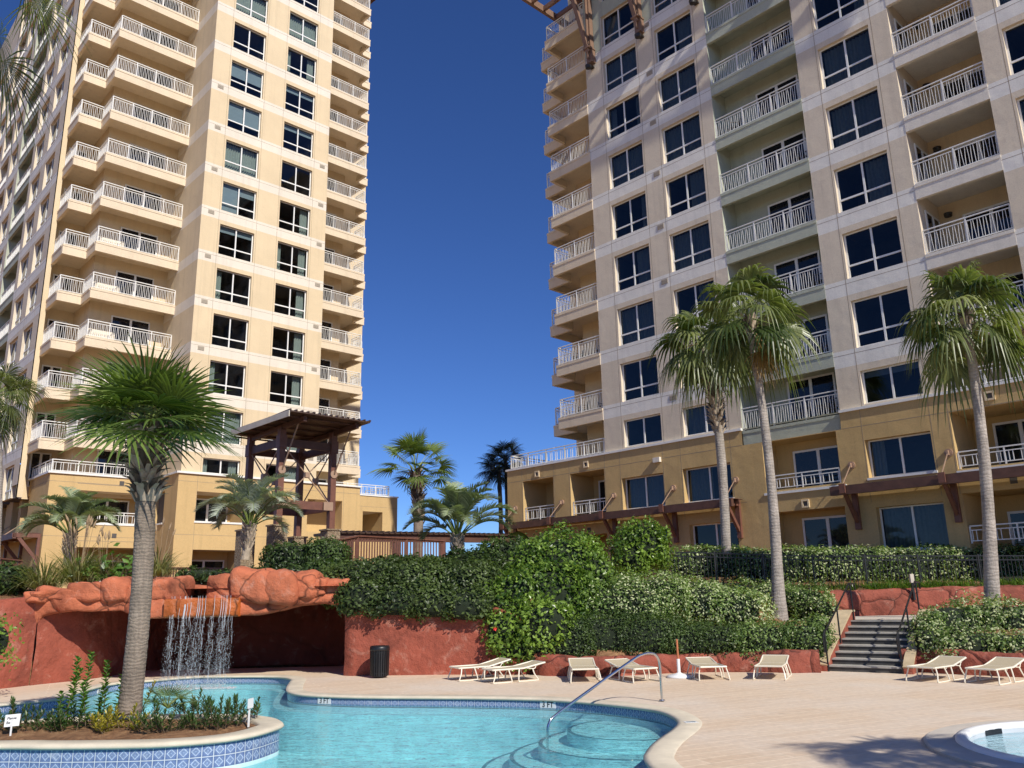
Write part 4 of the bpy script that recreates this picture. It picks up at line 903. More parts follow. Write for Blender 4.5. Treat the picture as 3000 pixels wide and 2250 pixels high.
# ---- low red walls, stairs
def swept(mb, pts, zt, th=.42, amp=.09, zb=-.1, seed=0.):
    C = crom(np.array(pts, float), .10); n = len(C); Nn = normals2(C, False); zt = np.interp(np.linspace(0, 1, n), np.linspace(0, 1, len(zt)), zt); zb = np.broadcast_to(zb, (n,))
    s_ = np.concatenate([[0], np.cumsum(np.linalg.norm(np.diff(C, axis=0), axis=1))]); notch = np.minimum(1, np.abs(((s_ + .25 * np.sin(s_ * 1.3)) % .95) - .47) * 0 + np.minimum(((s_ + .3 * np.sin(s_ * 1.7)) % .95), .95 - ((s_ + .3 * np.sin(s_ * 1.7)) % .95)) / .05)
    rws = []
    for a, t in ((.5, 0), (.54, .3), (.55, .6), (.5, .85), (.38, .98), (.1, 1.03), (-.2, 1.0), (-.45, .9), (-.5, .6), (-.5, 0)):
        P = np.stack([C[:, 0], C[:, 1], zb + (zt - zb) * t], 1); k = a * th - (.04 * (1 - notch) if a > 0 else 0); P[:, :2] += Nn * np.reshape(k, (-1, 1)); dd = nz(P + seed, 1.6) * amp + nz(P + seed, 4.5) * amp * .5; P[:, :2] += Nn * dd[:, None]; P[:, 2] += dd * .6 * (t > .5); rws.append(P)
    rows(mb, rws, False); mb.add(np.concatenate([r[:1] for r in rws]), [list(range(len(rws)))]); mb.add(np.concatenate([r[-1:] for r in rws]), [list(range(len(rws)))[::-1]])
q = MB(); swept(q, [(.55, 22.1), (1.0, 21.7), (2.14, 21.25), (3.0, 21.5), (3.9, 21.75), (4.9, 21.75), (5.9, 21.5), (6.8, 21.15), (7.32, 20.98)], [.46, .46, .44, .43, .43, .44, .46, .50, .52]); tag(q.build('garden_wall', M['rockk'], smooth=True), 'long low red rock kerb wall behind the loungers left of the steps', 'wall')
q = MB(); swept(q, [(9.2, 20.75), (9.6, 20.6), (10.3, 19.9), (11.1, 19.0), (12.3, 18.1), (14, 17.6), (18, 17.4)], [.52, .48, .46, .46, .46, .46, .46], seed=4.); tag(q.build('garden_wall', M['rockk'], smooth=True), 'low red rock kerb wall right of the steps behind two loungers', 'wall')
q = MB(); swept(q, [(7.6, 26.4), (9.5, 26.7), (11.5, 26.6), (13.5, 26.3), (16, 25.8), (20, 25)], [1.78, 1.86, 1.88, 1.9, 1.9, 1.9], .5, .07, 1.0, 8.); tag(q.build('terrace_wall', M['rockk'], smooth=True), 'dark red boulder wall across the landing at the top of the steps', 'wall')
q = MB(); q.add([(9.0, 23.45, 1.1), (10.7, 22.3, 1.1), (22, 22.6, 1.1), (22, 25.6, 1.1), (16, 26.0, 1.1), (11.5, 26.8, 1.1), (9.6, 26.9, 1.1)], [[0, 1, 2, 3, 4, 5, 6]]); tag(q.build('path', M['concl']), kind='structure')
SB = np.array([7.60, 21.2]); SW = np.array([.814, -.58]); SU = np.array([.58, .814]); SWID = 1.72
def sxy(w, u): return SB + SW * w + SU * u
st_ = thing('steps', 'flight of eight grey concrete steps climbing to the landing', 'steps', (SB[0], SB[1], 0))
q = MB()
for i in range(8):
    u0 = i * .37; u1 = 3.0; z1 = .1375 * (i + 1); A = [sxy(0, u0), sxy(SWID, u0), sxy(SWID, u1), sxy(0, u1)]
    zb0 = -.05 if i == 0 else z1 - .1375
    q.hexa([(a[0], a[1], zb0) for a in A] + [(a[0], a[1], z1 - .035) for a in A])
    A = [sxy(0, u0 - .025), sxy(SWID, u0 - .025), sxy(SWID, u0 + .40), sxy(0, u0 + .40)]; q.hexa([(a[0], a[1], z1 - .035) for a in A] + [(a[0], a[1], z1 + .001 * i * 0) for a in A], 1)
q.build('treads', [M['conc'], M['conc2']], st_, (-SB[0], -SB[1], 0))
for w0_, w1_ in ((-.36, -.003), (SWID + .003, SWID + .2)):
    q = MB(); prof = [(-.12, .12), (.25, .34), (2.75, 1.32), (3.1, 1.32), (3.1, -.05), (-.12, -.05)]
    V = [(*sxy(w0_, u), z) for u, z in prof] + [(*sxy(w1_, u), z) for u, z in prof]; n = len(prof)
    q.add(V, [[i, (i + 1) % n, n + (i + 1) % n, n + i] for i in range(n)], 1); q.add(V, [[5, 4, 3, 2, 1, 0]], 1); q.add(V, [[6, 7, 8, 9, 10, 11]], 1)
    pts = [(*sxy((w0_ + w1_) / 2, u), z + .02) for u, z in prof[:4]]
    for a_, b_ in zip(pts[:-1], pts[1:]): q.bar(a_, b_, abs(w1_ - w0_) + .03, .05, 0)
    q.build('cheek_wall', [M['cheek'], M['rockd']], st_, (-SB[0], -SB[1], 0))
for w, lab in ((.02, 'black stair handrail on the left side of the grey steps'), (SWID - .02, 'black stair handrail on the right side of the grey steps')):
    hr = thing('handrail', lab, 'handrail', (*sxy(w, 0), 0), 0, 'handrails of the steps'); q = MB(); off = np.array([*sxy(w, 0), 0])
    P = lambda u, z: np.array([*sxy(w, u), z]) - off
    sl = lambda u: .1375 + max(0, u) * .1375 / .37
    top = [P(-.25, .45), P(-.27, .78), P(-.12, .92), P(.2, 1.02), P(2.75, sl(2.75) + .92), P(3.3, 2.06), P(3.38, 1.9)]
    q.tube(top, .024, 8)
    q.build('rail', M['black'], hr)
    for u, z0 in ((-.1, .0), (1.25, sl(1.2)), (2.85, 1.1)):
        q = MB(); q.tube([P(u, z0), P(u, sl(u) + .9 if u > 0 else .92)], .022, 8); q.build('post', M['black'], hr)
# ------------------------------------------------------------------ plants
VR = np.random.default_rng(21)
M['hedge'] = leafmat('hedge_leaf', (.022, .042, .010), (.145, .205, .055))
M['hedged'] = leafmat('dark_hedge_leaf', (.016, .036, .010), (.105, .165, .042))
M['var'] = leafmat('variegated_leaf', (.055, .105, .022), (.25, .36, .095), extra=(.60, .64, .36))
M['hib'] = leafmat('bright_leaf', (.045, .10, .014), (.27, .40, .065), rough=.32)
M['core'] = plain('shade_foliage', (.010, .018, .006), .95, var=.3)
M['palm'] = leafmat('palm_leaf', (.03, .065, .014), (.19, .26, .065), rough=.36, trans=.3)
M['palmw'] = leafmat('washingtonia_leaf', (.05, .08, .022), (.28, .31, .115), rough=.34, trans=.35)
M['pindo'] = leafmat('pindo_leaf', (.11, .15, .085), (.40, .46, .28), rough=.42, trans=.25)
M['pindog'] = leafmat('silver_palm_leaf', (.19, .225, .18), (.52, .56, .45), rough=.45, trans=.25)
M['deadp'] = leafmat('dry_frond', (.22, .12, .04), (.50, .32, .12), trans=.3)
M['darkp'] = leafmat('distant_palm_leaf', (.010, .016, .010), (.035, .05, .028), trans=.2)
M['grass'] = leafmat('grass_blade', (.10, .12, .035), (.36, .36, .15), trans=.35)
M['plume'] = plain('grass_plume', (.34, .24, .14), .9)
M['bigl'] = leafmat('broad_leaf', (.03, .08, .015), (.16, .30, .05), rough=.35, trans=.4)
M['podo'] = leafmat('dark_needle_leaf', (.022, .055, .018), (.11, .19, .05), rough=.4)
M['gold'] = leafmat('golden_leaf', (.18, .20, .03), (.55, .45, .06), rough=.4)
def barkmat(name, c, ring):
    m, nt, p, o = nodes(name); v = objvec(nt); w = N(nt, 'ShaderNodeTexWave', Scale=ring, Distortion=7.0, Detail=4.0); w.bands_direction = 'Z'; w.inputs['Detail Scale'].default_value = 1.6; nt.links.new(v, w.inputs['Vector'])
    col = ramp(nt, noise(nt, 2.5, 6, .65, v), [(.28, tuple(x * .62 for x in c)), (.7, tuple(x * 1.25 for x in c))]); rg_ = ramp(nt, w.outputs['Fac'], [(.0, (.84,) * 3), (.3, (1, 1, 1))]); col = mixc(nt, 1.0, col, rg_, 'MULTIPLY')
    fi = ramp(nt, noise(nt, 1.0, 5, .7, objvec(nt, (30, 30, 3))), [(.35, (.75,) * 3), (.65, (1.1,) * 3)]); col = mixc(nt, 1.0, col, fi, 'MULTIPLY'); nt.links.new(col, p.inputs['Base Color']); p.inputs['Roughness'].default_value = .95
    nt.links.new(bump(nt, noise(nt, 24, 5, .7, v), .6, .02, bump(nt, w.outputs['Fac'], .35, .02)), p.inputs['Normal']); return m
M['trunkg'] = barkmat('grey_palm_bark', (.40, .35, .30), 3.2); M['trunkb'] = barkmat('brown_palm_bark', (.27, .215, .165), 6.0)
M['boot'] = plain('palm_boot', (.42, .34, .25), .9, var=.3, vscale=7, bstr=.3)
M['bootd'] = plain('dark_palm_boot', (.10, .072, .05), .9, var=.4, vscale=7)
M['stem'] = plain('woody_stem', (.14, .10, .06), .9)
def unit(v): return v / (np.linalg.norm(v, axis=-1, keepdims=True) + 1e-9)
def leaves(mb, P, Nn, size, asp=.5, jit=.6, m=0, tint=None, r=VR, up=.0):
    n = len(P); nn = unit(Nn + r.normal(0, jit, (n, 3)) + np.array([0, 0, up])); t = unit(np.cross(nn, r.normal(size=(n, 3)))); b_ = np.cross(nn, t)
    L = size * r.uniform(.65, 1.25, n)[:, None]; W = L * asp
    V = np.stack([P - t * L * .5, P + b_ * W * .5 - nn * L * .06, P + t * L * .5, P - b_ * W * .5 - nn * L * .06], 1).reshape(-1, 3)
    i = np.arange(n)[:, None] * 4; tint = r.uniform(0, .85, n) if tint is None else tint
    mb.add(V, i + np.array([[0, 1, 2, 3]]), m, np.repeat(tint, 4))
def bush(name, blobs, label, cat='shrub', group=None, mat='hedge', size=.085, dens=420, p=2.6, var=0.0, jit=.55, core=.82, lump=.12, asp=.55, up=.25, zmin=None, spr=.05, stem=False):
    """foliage as many small leaves over a lumpy body; blobs = [(centre, radii, exponent)]"""
    c0 = np.mean([b_[0] for b_ in blobs], 0); base = np.array([c0[0], c0[1], min(b_[0][2] - b_[1][2] for b_ in blobs)])
    mb = MB(); cb = MB()
    def surf(D, bl):
        c, rd, pp = bl; r0 = (np.abs(D) ** pp).sum(1) ** (-1 / pp); return D * r0[:, None] * np.array(rd) + np.array(c)
    for bi, bl in enumerate(blobs):
        c, rd, pp = bl = (np.array(bl[0], float), np.array(bl[1], float), bl[2] if len(bl) > 2 else p)
        area = 4 * np.pi * ((rd[0] * rd[1]) ** 1.6 / 3 + (rd[0] * rd[2]) ** 1.6 / 3 + (rd[1] * rd[2]) ** 1.6 / 3) ** (1 / 1.6); n = int(area * dens * 1.5)
        Q = VR.uniform(-1, 1, (n * 2, 3)); D = unit(Q[(np.abs(Q).max(1) > .2)])[:n]; D = D[D[:, 2] > -.9]
        P = surf(D, bl); G = unit(np.sign(D) * np.abs(D) ** (pp - 1) / rd)
        P = P + G * (nz(P, 2.2 / max(.6, rd.min())) * lump + VR.normal(0, spr, len(P)))[:, None]
        keep = np.ones(len(P), bool)
        for bj, b2 in enumerate(blobs):
            if bj == bi: continue
            c2, r2 = np.array(b2[0]), np.array(b2[1]); p2 = b2[2] if len(b2) > 2 else p
            keep &= ((np.abs((P - c2) / r2) ** p2).sum(1) ** (1 / p2)) > .90
        keep &= (G[:, 1] < .6)         # nothing on the far underside that no view reaches
        if zmin is not None: keep &= P[:, 2] > zmin
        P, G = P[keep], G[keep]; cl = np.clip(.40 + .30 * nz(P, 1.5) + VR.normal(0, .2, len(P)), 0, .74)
        if var: v = (nz(P + 5, 1.1) * .35 + VR.normal(0, .45, len(P))) > (1 - var * 2); cl = np.where(v, 1.0, cl)
        leaves(mb, P, G, size, asp, jit, 0, cl, up=up)
        th = np.linspace(0, np.pi, 13); ph = np.arange(22) * 2 * np.pi / 22; rws = []
        for t in th:
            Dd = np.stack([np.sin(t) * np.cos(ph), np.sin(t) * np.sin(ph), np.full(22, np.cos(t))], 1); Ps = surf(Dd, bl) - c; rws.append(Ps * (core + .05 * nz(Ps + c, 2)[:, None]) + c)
        rows(cb, rws, True, 1)
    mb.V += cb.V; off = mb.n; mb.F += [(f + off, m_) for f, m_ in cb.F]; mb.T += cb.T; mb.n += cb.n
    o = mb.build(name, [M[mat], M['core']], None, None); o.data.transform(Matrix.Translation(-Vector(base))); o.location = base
    return tag(o, label, cat, group)
def E_(px, py, Y, rx, ry, dep, p=2.6):
    """an ellipsoid from its picture centre and half sizes, at distance Y"""
    return (at(px, py, Y), (pxm(rx, Y), dep, pxm(ry, Y)), p)
# ---- hedges and shrubs
bush('hedge', [E_(1085, 1715, 24.0, 130, 62, 1.0), E_(1240, 1722, 23.8, 130, 75, 1.1), E_(1370, 1735, 23.8, 110, 85, 1.1), E_(1000, 1715, 24.2, 60, 58, .8), E_(1160, 1745, 23.2, 170, 50, .6), E_(1330, 1765, 23.0, 130, 55, .6), E_(1065, 1752, 22.75, 75, 44, .5), E_(1170, 1766, 22.7, 90, 42, .5), E_(1280, 1772, 22.6, 90, 42, .5), E_(1375, 1778, 22.4, 80, 44, .5)], 'big dark green shrub mass spilling over the top of the red wall beside the cave', 'hedge', mat='hedge', size=.115, dens=330, lump=.16)
bush('hedge', [E_(895, 1645, 27.5, 115, 52, .9, 4.5), E_(958, 1642, 27.3, 58, 56, .9, 4.)], 'clipped boxy hedge in front of the stone pillars of the timber lookout', 'hedge', mat='hedged', size=.11, dens=330, p=4)
bush('shrub', [E_(860, 1690, 26.4, 130, 32, .6), E_(700, 1693, 26.2, 120, 25, .6), E_(590, 1688, 26.4, 70, 22, .5), E_(980, 1685, 26.2, 90, 35, .7)], 'low dark broad-leaved shrubs right behind the grotto boulders', 'shrub', mat='hedged', size=.16, dens=160, asp=.5)
bush('shrub', [E_(1250, 1668, 26.5, 120, 36, .8), E_(1390, 1655, 26.5, 90, 45, .8), E_(1480, 1635, 27.0, 80, 55, .8), E_(1150, 1672, 26.3, 90, 34, .8)], 'feathery dark green shrubs around the foot of the small central palm', 'shrub', mat='hedged', size=.13, dens=230, jit=.8)
bush('hibiscus', [E_(1650, 1665, 24.4, 105, 100, 1.0), E_(1600, 1765, 23.4, 120, 100, .9), E_(1720, 1690, 24.4, 75, 85, .8), E_(1560, 1845, 22.5, 115, 75, .6), E_(1480, 1850, 22.3, 60, 70, .5), E_(1690, 1780, 23.6, 75, 85, .7), E_(1510, 1750, 23.0, 65, 70, .6), E_(1565, 1655, 24.4, 60, 60, .7), E_(1455, 1795, 22.6, 50, 60, .5), E_(1520, 1895, 22.2, 70, 40, .45), E_(1600, 1830, 21.9, 70, 60, .4)], 'tall glossy bright green hibiscus bush with one red flower', 'shrub', mat='hib', size=.125, dens=230, lump=.26, jit=.8, spr=.10, asp=.6, core=.80)
bush('shrub', [E_(1882, 1600, 28.0, 76, 72, .9, 2.1), E_(1850, 1640, 27.8, 55, 55, .8, 2.1)], 'rounded glossy tree-like shrub between the hibiscus and the black fence', 'shrub', mat='hib', size=.14, dens=220, lump=.22, jit=.8, spr=.08, core=.8)
bush('hedge', [E_(1820, 1775, 23.6, 150, 60, .9), E_(1905, 1755, 23.9, 120, 62, .9)], 'cream-flecked hedge mound directly right of the hibiscus', 'hedge', 'variegated hedge mounds on the bank', mat='var', size=.085, dens=430, var=.36, lump=.2, spr=.07)
bush('hedge', [E_(2080, 1775, 24.0, 110, 58, .8), E_(2150, 1790, 23.7, 85, 60, .7), E_(2010, 1745, 24.8, 110, 42, .8)], 'cream-flecked hedge mound in the middle of the bank left of the tall palm trunk', 'hedge', 'variegated hedge mounds on the bank', mat='var', size=.085, dens=430, var=.46, lump=.2, spr=.07)
bush('hedge', [E_(2200, 1745, 26.6, 150, 34, .7), E_(2360, 1770, 25.8, 70, 48, .7), E_(2405, 1795, 24.9, 36, 40, .5)], 'cream-flecked hedge running behind the tall palm trunk to the landing', 'hedge', 'variegated hedge mounds on the bank', mat='var', size=.09, dens=420, var=.38, lump=.2, spr=.07)
bush('hedge', [E_(1640, 1880, 22.3, 120, 62, .6), E_(1780, 1868, 22.4, 130, 62, .6), E_(1900, 1870, 22.3, 120, 62, .6)], 'low dark clipped hedge behind the left half of the red kerb wall', 'hedge', mat='hedged', size=.07, dens=620)
bush('hedge', [E_(2030, 1880, 22.2, 120, 50, .6), E_(2110, 1875, 22.1, 90, 48, .6)], 'low dark clipped hedge behind the umbrella pole', 'hedge', mat='hedged', size=.07, dens=620)
bush('hedge', [E_(2240, 1880, 21.9, 110, 52, .6), E_(2345, 1878, 21.7, 70, 52, .55), E_(2395, 1850, 22.0, 35, 45, .45)], 'low cream-edged hedge at the foot of the tall palm left of the steps', 'hedge', mat='var', size=.075, dens=560, var=.16)
bush('hedge', [E_(2080, 1652, 31.5, 130, 46, .7, 5), E_(2280, 1655, 31.3, 130, 47, .7, 5), E_(2480, 1655, 31.0, 130, 48, .7, 5), E_(2680, 1655, 30.8, 130, 49, .7, 5), E_(2880, 1655, 30.6, 130, 50, .7, 5), E_(3080, 1660, 30.4, 130, 52, .7, 5)], 'long level hedge between the black fence and the right tower', 'hedge', mat='var', size=.11, dens=260, var=.30, p=5)
bush('hedge', [E_(2790, 1850, 21.4, 95, 80, .7), E_(2880, 1835, 21.6, 100, 70, .8), E_(2990, 1845, 21.2, 120, 78, .8), E_(2720, 1870, 21.2, 40, 60, .5), E_(2718, 1885, 20.55, 36, 42, .35), E_(2870, 1900, 20.2, 130, 50, .5), E_(2990, 1905, 19.8, 90, 50, .5)], 'large cream-flecked hedge mound right of the steps under the right-hand palm', 'hedge', mat='var', size=.08, dens=450, var=.42, lump=.2, spr=.07)
bush('shrub', [E_(-60, 1705, 25, 80, 55, .8), E_(25, 1700, 25.3, 60, 45, .6)], 'dark shrubs at the far left edge behind the grotto', 'shrub', mat='hedged', size=.13, dens=200)
bush('shrub', [E_(-10, 1880, 19.2, 45, 70, .4, 2.1)], 'loose bright green shrub cut by the left edge in front of the red wall', 'shrub', mat='hib', size=.11, dens=160, jit=.9, spr=.12, core=.6)
# red hibiscus flower
fl = MB(); fp = at(1450, 1842, 21.75)
for k in range(5):
    a = k * 1.2566; dv = np.array([math.cos(a), -.25, math.sin(a)]); s_ = np.array([-math.sin(a), 0, math.cos(a)])
    fl.add([fp, fp + dv * .032 + s_ * .026, fp + dv * .062 + np.array([0, -.015, 0]), fp + dv * .032 - s_ * .026], [[0, 1, 2, 3]])
fl.tube([fp, fp + np.array([.0, -.08, -.01])], .006, 5); o = fl.build('flower', [M['flower']]); hib = [x for x in COL.objects if x.name == 'hibiscus'][0]; o.parent = hib; o.location = -hib.location
# ---- fan palms
def fan(mb, base, az, el, pet, Rb, nseg, droop, rng, m=0, dexp=2.4, A=2.15, fold=.10, wid=1.0, tip=.45, sag=.25, tint0=.45):
    d = np.array([math.cos(az) * math.cos(el), math.sin(az) * math.cos(el), math.sin(el)]); hz = np.array([math.cos(az), math.sin(az), 0])
    n = 6; ts = np.linspace(0, 1, n)[:, None]; pts = base + d * pet * ts - np.array([0, 0, 1]) * sag * pet * ts ** 2
    mb.tube(pts, np.linspace(.022, .012, n) * (Rb / 1.0) ** .5, 5, m + 1, False, tint0)
    o = pts[-1]; dd = unit(pts[-1] - pts[-2]); s = unit(np.cross(dd, np.array([0, 0, 1.0])) + 1e-6); nn = np.cross(s, dd); roll = rng.normal(0, .35); s, nn = s * math.cos(roll) + nn * math.sin(roll), nn * math.cos(roll) - s * math.sin(roll)
    a = np.linspace(-A, A, nseg) + rng.normal(0, .02, nseg); L = Rb * (.62 + .38 * np.cos(a * .62)) * rng.uniform(.88, 1.08, nseg); tt = np.array([0, .22, .45, .66, .84, 1.0]); K = len(tt)
    dirs = np.cos(a)[:, None] * dd + np.sin(a)[:, None] * s + .12 * np.abs(np.sin(a))[:, None] * nn
    dirs = unit(dirs); c = o + dirs[:, None, :] * (L[:, None] * tt)[:, :, None]
    dr = droop * rng.uniform(.75, 1.3, nseg)
    c[:, :, 2] -= (dr[:, None] * L[:, None] * tt ** dexp); c += (dirs * 0)[:, None, :]
    c[:, :, :] += nn * (-.10 * Rb * (tt ** 2))[None, :, None]
    w0 = Rb * 2 * A / nseg * .5 * wid; prof = np.minimum(tt, .42) * np.where(tt > .42, np.clip((1 - tt) / .58, 0, 1) ** .75, 1.0) * 1.12
    side = np.cross(dirs, nn); side = unit(side)[:, None, :] * (w0 * prof)[None, :, None]; rise = nn * (fold * w0 * 2 * prof / .5)[None, :, None]
    V = np.stack([c - side, c + rise * .8, c + side], 2).reshape(-1, 3); g = np.arange(nseg)[:, None, None] * (K * 3) + np.arange(K - 1)[None, :, None] * 3
    F = np.concatenate([g + np.array([0, 1, 4, 3]), g + np.array([1, 2, 5, 4])]).reshape(-1, 4)
    tv = np.clip(tint0 + rng.normal(0, .24) + rng.normal(0, .14, nseg), 0, .8); mb.add(V, F, m, np.repeat(tv, K * 3))
def fan_palm(name, base, top, r0, r1, label, nfr, pet, Rb, droop, mat, seed, trunk='trunkg', elr=(-.7, 1.35), boots=None, nseg=34, wid=.8, group=None, tint0=.42, dead=0, flare=1.35, sag=.25, A=2.15, azs=None, dexp=2.4):
    rg = np.random.default_rng(seed); base, top = np.array(base, float), np.array(top, float); H = top - base
    root = thing(name, label, 'palm', tuple(base), 0, group); t = np.linspace(0, 1, 60); bow = np.array([.0, 0, 0])
    mb = MB(); pts = H * t[:, None] + np.stack([.02 * np.linalg.norm(H) * np.sin(t * 3.1), 0 * t, 0 * t], 1); rr = r0 + (r1 - r0) * t; rr = rr * (1 + (flare - 1) * np.exp(-t * 12)) * (1 + .022 * np.sin(t * np.linalg.norm(H) * 42) + rg.normal(0, .01, 60)); mb.tube(pts, rr, 18)
    mb.build('trunk', M[trunk], root, smooth=True)
    if boots:
        b0, b1, nb, ln, fl_ = boots; mb = MB()
        for k in range(nb):
            tk = b0 + (b1 - b0) * k / nb; i = int(tk * 59); c = pts[i]; az = k * 2.39996 + rg.normal(0, .15); R_0 = rr[i]; ll = ln * rg.uniform(.7, 1.25) * (1 if tk > b0 + (b1 - b0) * .35 else .8); dv = np.array([math.cos(az), math.sin(az), 0]); sd = np.array([-math.sin(az), math.cos(az), 0])
            outw = fl_ * rg.uniform(.6, 1.3); p0 = c + dv * R_0 * .8; p1 = c + dv * (R_0 + ll * .30 * outw) + np.array([0, 0, ll * .55]); p2 = c + dv * (R_0 + ll * .75 * outw) + np.array([0, 0, ll * (1.0 - .35 * outw)]); w = R_0 * .42
            V = []
            for p, ww, th in ((p0, w * 1.25, .028), (p1, w * .75, .024), (p2, w * .5, .014)): V += [p - sd * ww, p - sd * ww * .4 + dv * th * 1.6, p + sd * ww * .4 + dv * th * 1.6, p + sd * ww, p + sd * ww * .4 - dv * th, p - sd * ww * .4 - dv * th]
            F = [[j * 6 + q_, j * 6 + (q_ + 1) % 6, j * 6 + 6 + (q_ + 1) % 6, j * 6 + 6 + q_] for j in range(2) for q_ in range(6)] ; mb.add(V, F, 0 if rg.random() < .62 else 1); mb.F.append((np.array([[mb.n - 6 + q_ for q_ in range(6)]]), 0))
        mb.build('boots', [M['boot'], M['bootd']], root)
    mb = MB(); cr = pts[-1]
    for k in range(nfr):
        az = k * 2.39996 + rg.normal(0, .25); q_ = (k + .5) / nfr; el = elr[1] - (elr[1] - elr[0]) * q_ ** .85 + rg.normal(0, .10)
        if azs is not None and azs(az, el, rg): continue
        fan(mb, cr + np.array([0, 0, .12 * (1 - q_)]) * Rb + rg.normal(0, .03, 3), az, el, pet * rg.uniform(.8, 1.15), Rb * rg.uniform(.85, 1.1), nseg, droop * (1.0 + .5 * q_), rg, 0, A=A, wid=wid, tint0=tint0 - .18 * q_, sag=sag, dexp=dexp)
    mb.build('fronds', [M[mat], M['pstalk']], root)
    if dead:
        mb = MB()
        for k in range(dead): fan(mb, cr - np.array([0, 0, .25]), rg.uniform(-.9, .4), -1.2 + rg.normal(0, .15), pet * .7, Rb * .8, 26, .5, rg, 0, A=1.5, wid=.7, tint0=.5)
        mb.build('dead_fronds', [M['deadp'], M['deadp']], root)
    return root
M['pstalk'] = leafmat('palm_stalk', (.10, .15, .03), (.26, .32, .09), trans=.1)
Y_ = 12.75
fan_palm('sabal_palm', at(378, 2092, Y_), at(426, 1258, Y_), .158, .142, 'sabal palm with cross-hatched old leaf bases standing in the pool planter', 30, .66, 1.02, .12, 'palm', 11, trunk='trunkb', boots=(.73, .985, 120, .36, .95), nseg=30, elr=(.02, 1.4), wid=.80, flare=1.1, tint0=.52, sag=.20)
fan_palm('washingtonia_palm', at(2285, 1845, 24.6), at(2192, 935, 24.6), .165, .11, 'tallest middle palm with smooth pale trunk rooted in the bank behind the loungers', 28, 1.1, 1.05, .60, 'palmw', 12, dexp=3.6, nseg=23, wid=1.1, elr=(-.8, 1.35), boots=(.955, 1.0, 36, .40, .5), dead=5, flare=1.75, sag=.14)
fan_palm('washingtonia_palm', at(2128, 1625, 31), at(2068, 1005, 31), .17, .17, 'palm with lattice of old leaf bases behind the long hedge, left of the tallest palm', 26, 1.2, 1.2, .62, 'palmw', 13, dexp=3.6, nseg=23, wid=1.1, elr=(-1.0, 1.35), boots=(.57, .98, 150, .46, .75), flare=1.1, sag=.14)
fan_palm('washingtonia_palm', at(2908, 1790, 22.6), at(2826, 925, 22.6), .175, .115, 'right-hand palm with smooth pale trunk rising from the hedge mound by the steps', 28, 1.1, 1.1, .62, 'palmw', 14, dexp=3.6, nseg=23, wid=1.1, elr=(-.8, 1.35), boots=(.965, 1.0, 26, .34, .5), flare=1.35, sag=.16)
fan_palm('washingtonia_palm', at(-28, 1760, 30), at(-16, 1160, 30), .20, .17, 'green fan palm cut by the left edge of the picture beside the left tower', 28, .9, .95, .5, 'palmw', 15, dexp=3.4, elr=(-.9, 1.3), sag=.15)
fan_palm('fan_palm', at(1222, 1660, 43), at(1218, 1385, 43), .26, .24, 'fan palm standing against open sky between the two towers', 24, 1.5, 1.15, .16, 'palm', 16, nseg=24, wid=1.0, trunk='trunkb', elr=(-.3, 1.4), boots=(.45, 1.0, 100, .5, .6), flare=1.0, tint0=.55, sag=.08, A=1.9)
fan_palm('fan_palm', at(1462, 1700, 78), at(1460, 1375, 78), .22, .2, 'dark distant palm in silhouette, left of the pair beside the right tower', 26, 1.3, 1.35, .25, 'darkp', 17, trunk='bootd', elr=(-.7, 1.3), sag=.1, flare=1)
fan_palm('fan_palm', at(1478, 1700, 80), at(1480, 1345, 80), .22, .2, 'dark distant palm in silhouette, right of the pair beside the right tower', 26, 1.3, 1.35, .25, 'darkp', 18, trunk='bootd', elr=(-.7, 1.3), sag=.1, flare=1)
fan_palm('washingtonia_palm', (-7.9, 12.5, .25), at(-105, -90, 12.3), .2, .16, 'near palm whose drooping fronds hang into the top left corner', 10, 1.35, 1.3, .40, 'palmw', 19, elr=(-1.0, .9), sag=.25, tint0=.2, wid=.4)
fan_palm('washingtonia_palm', (9.7, 3.8, .0), (9.6, 3.7, 6.6), .2, .15, 'palm standing out of view at right whose shadow falls on the deck', 34, 1.0, 1.2, .6, 'palmw', 20, elr=(-.8, 1.2), sag=.4)
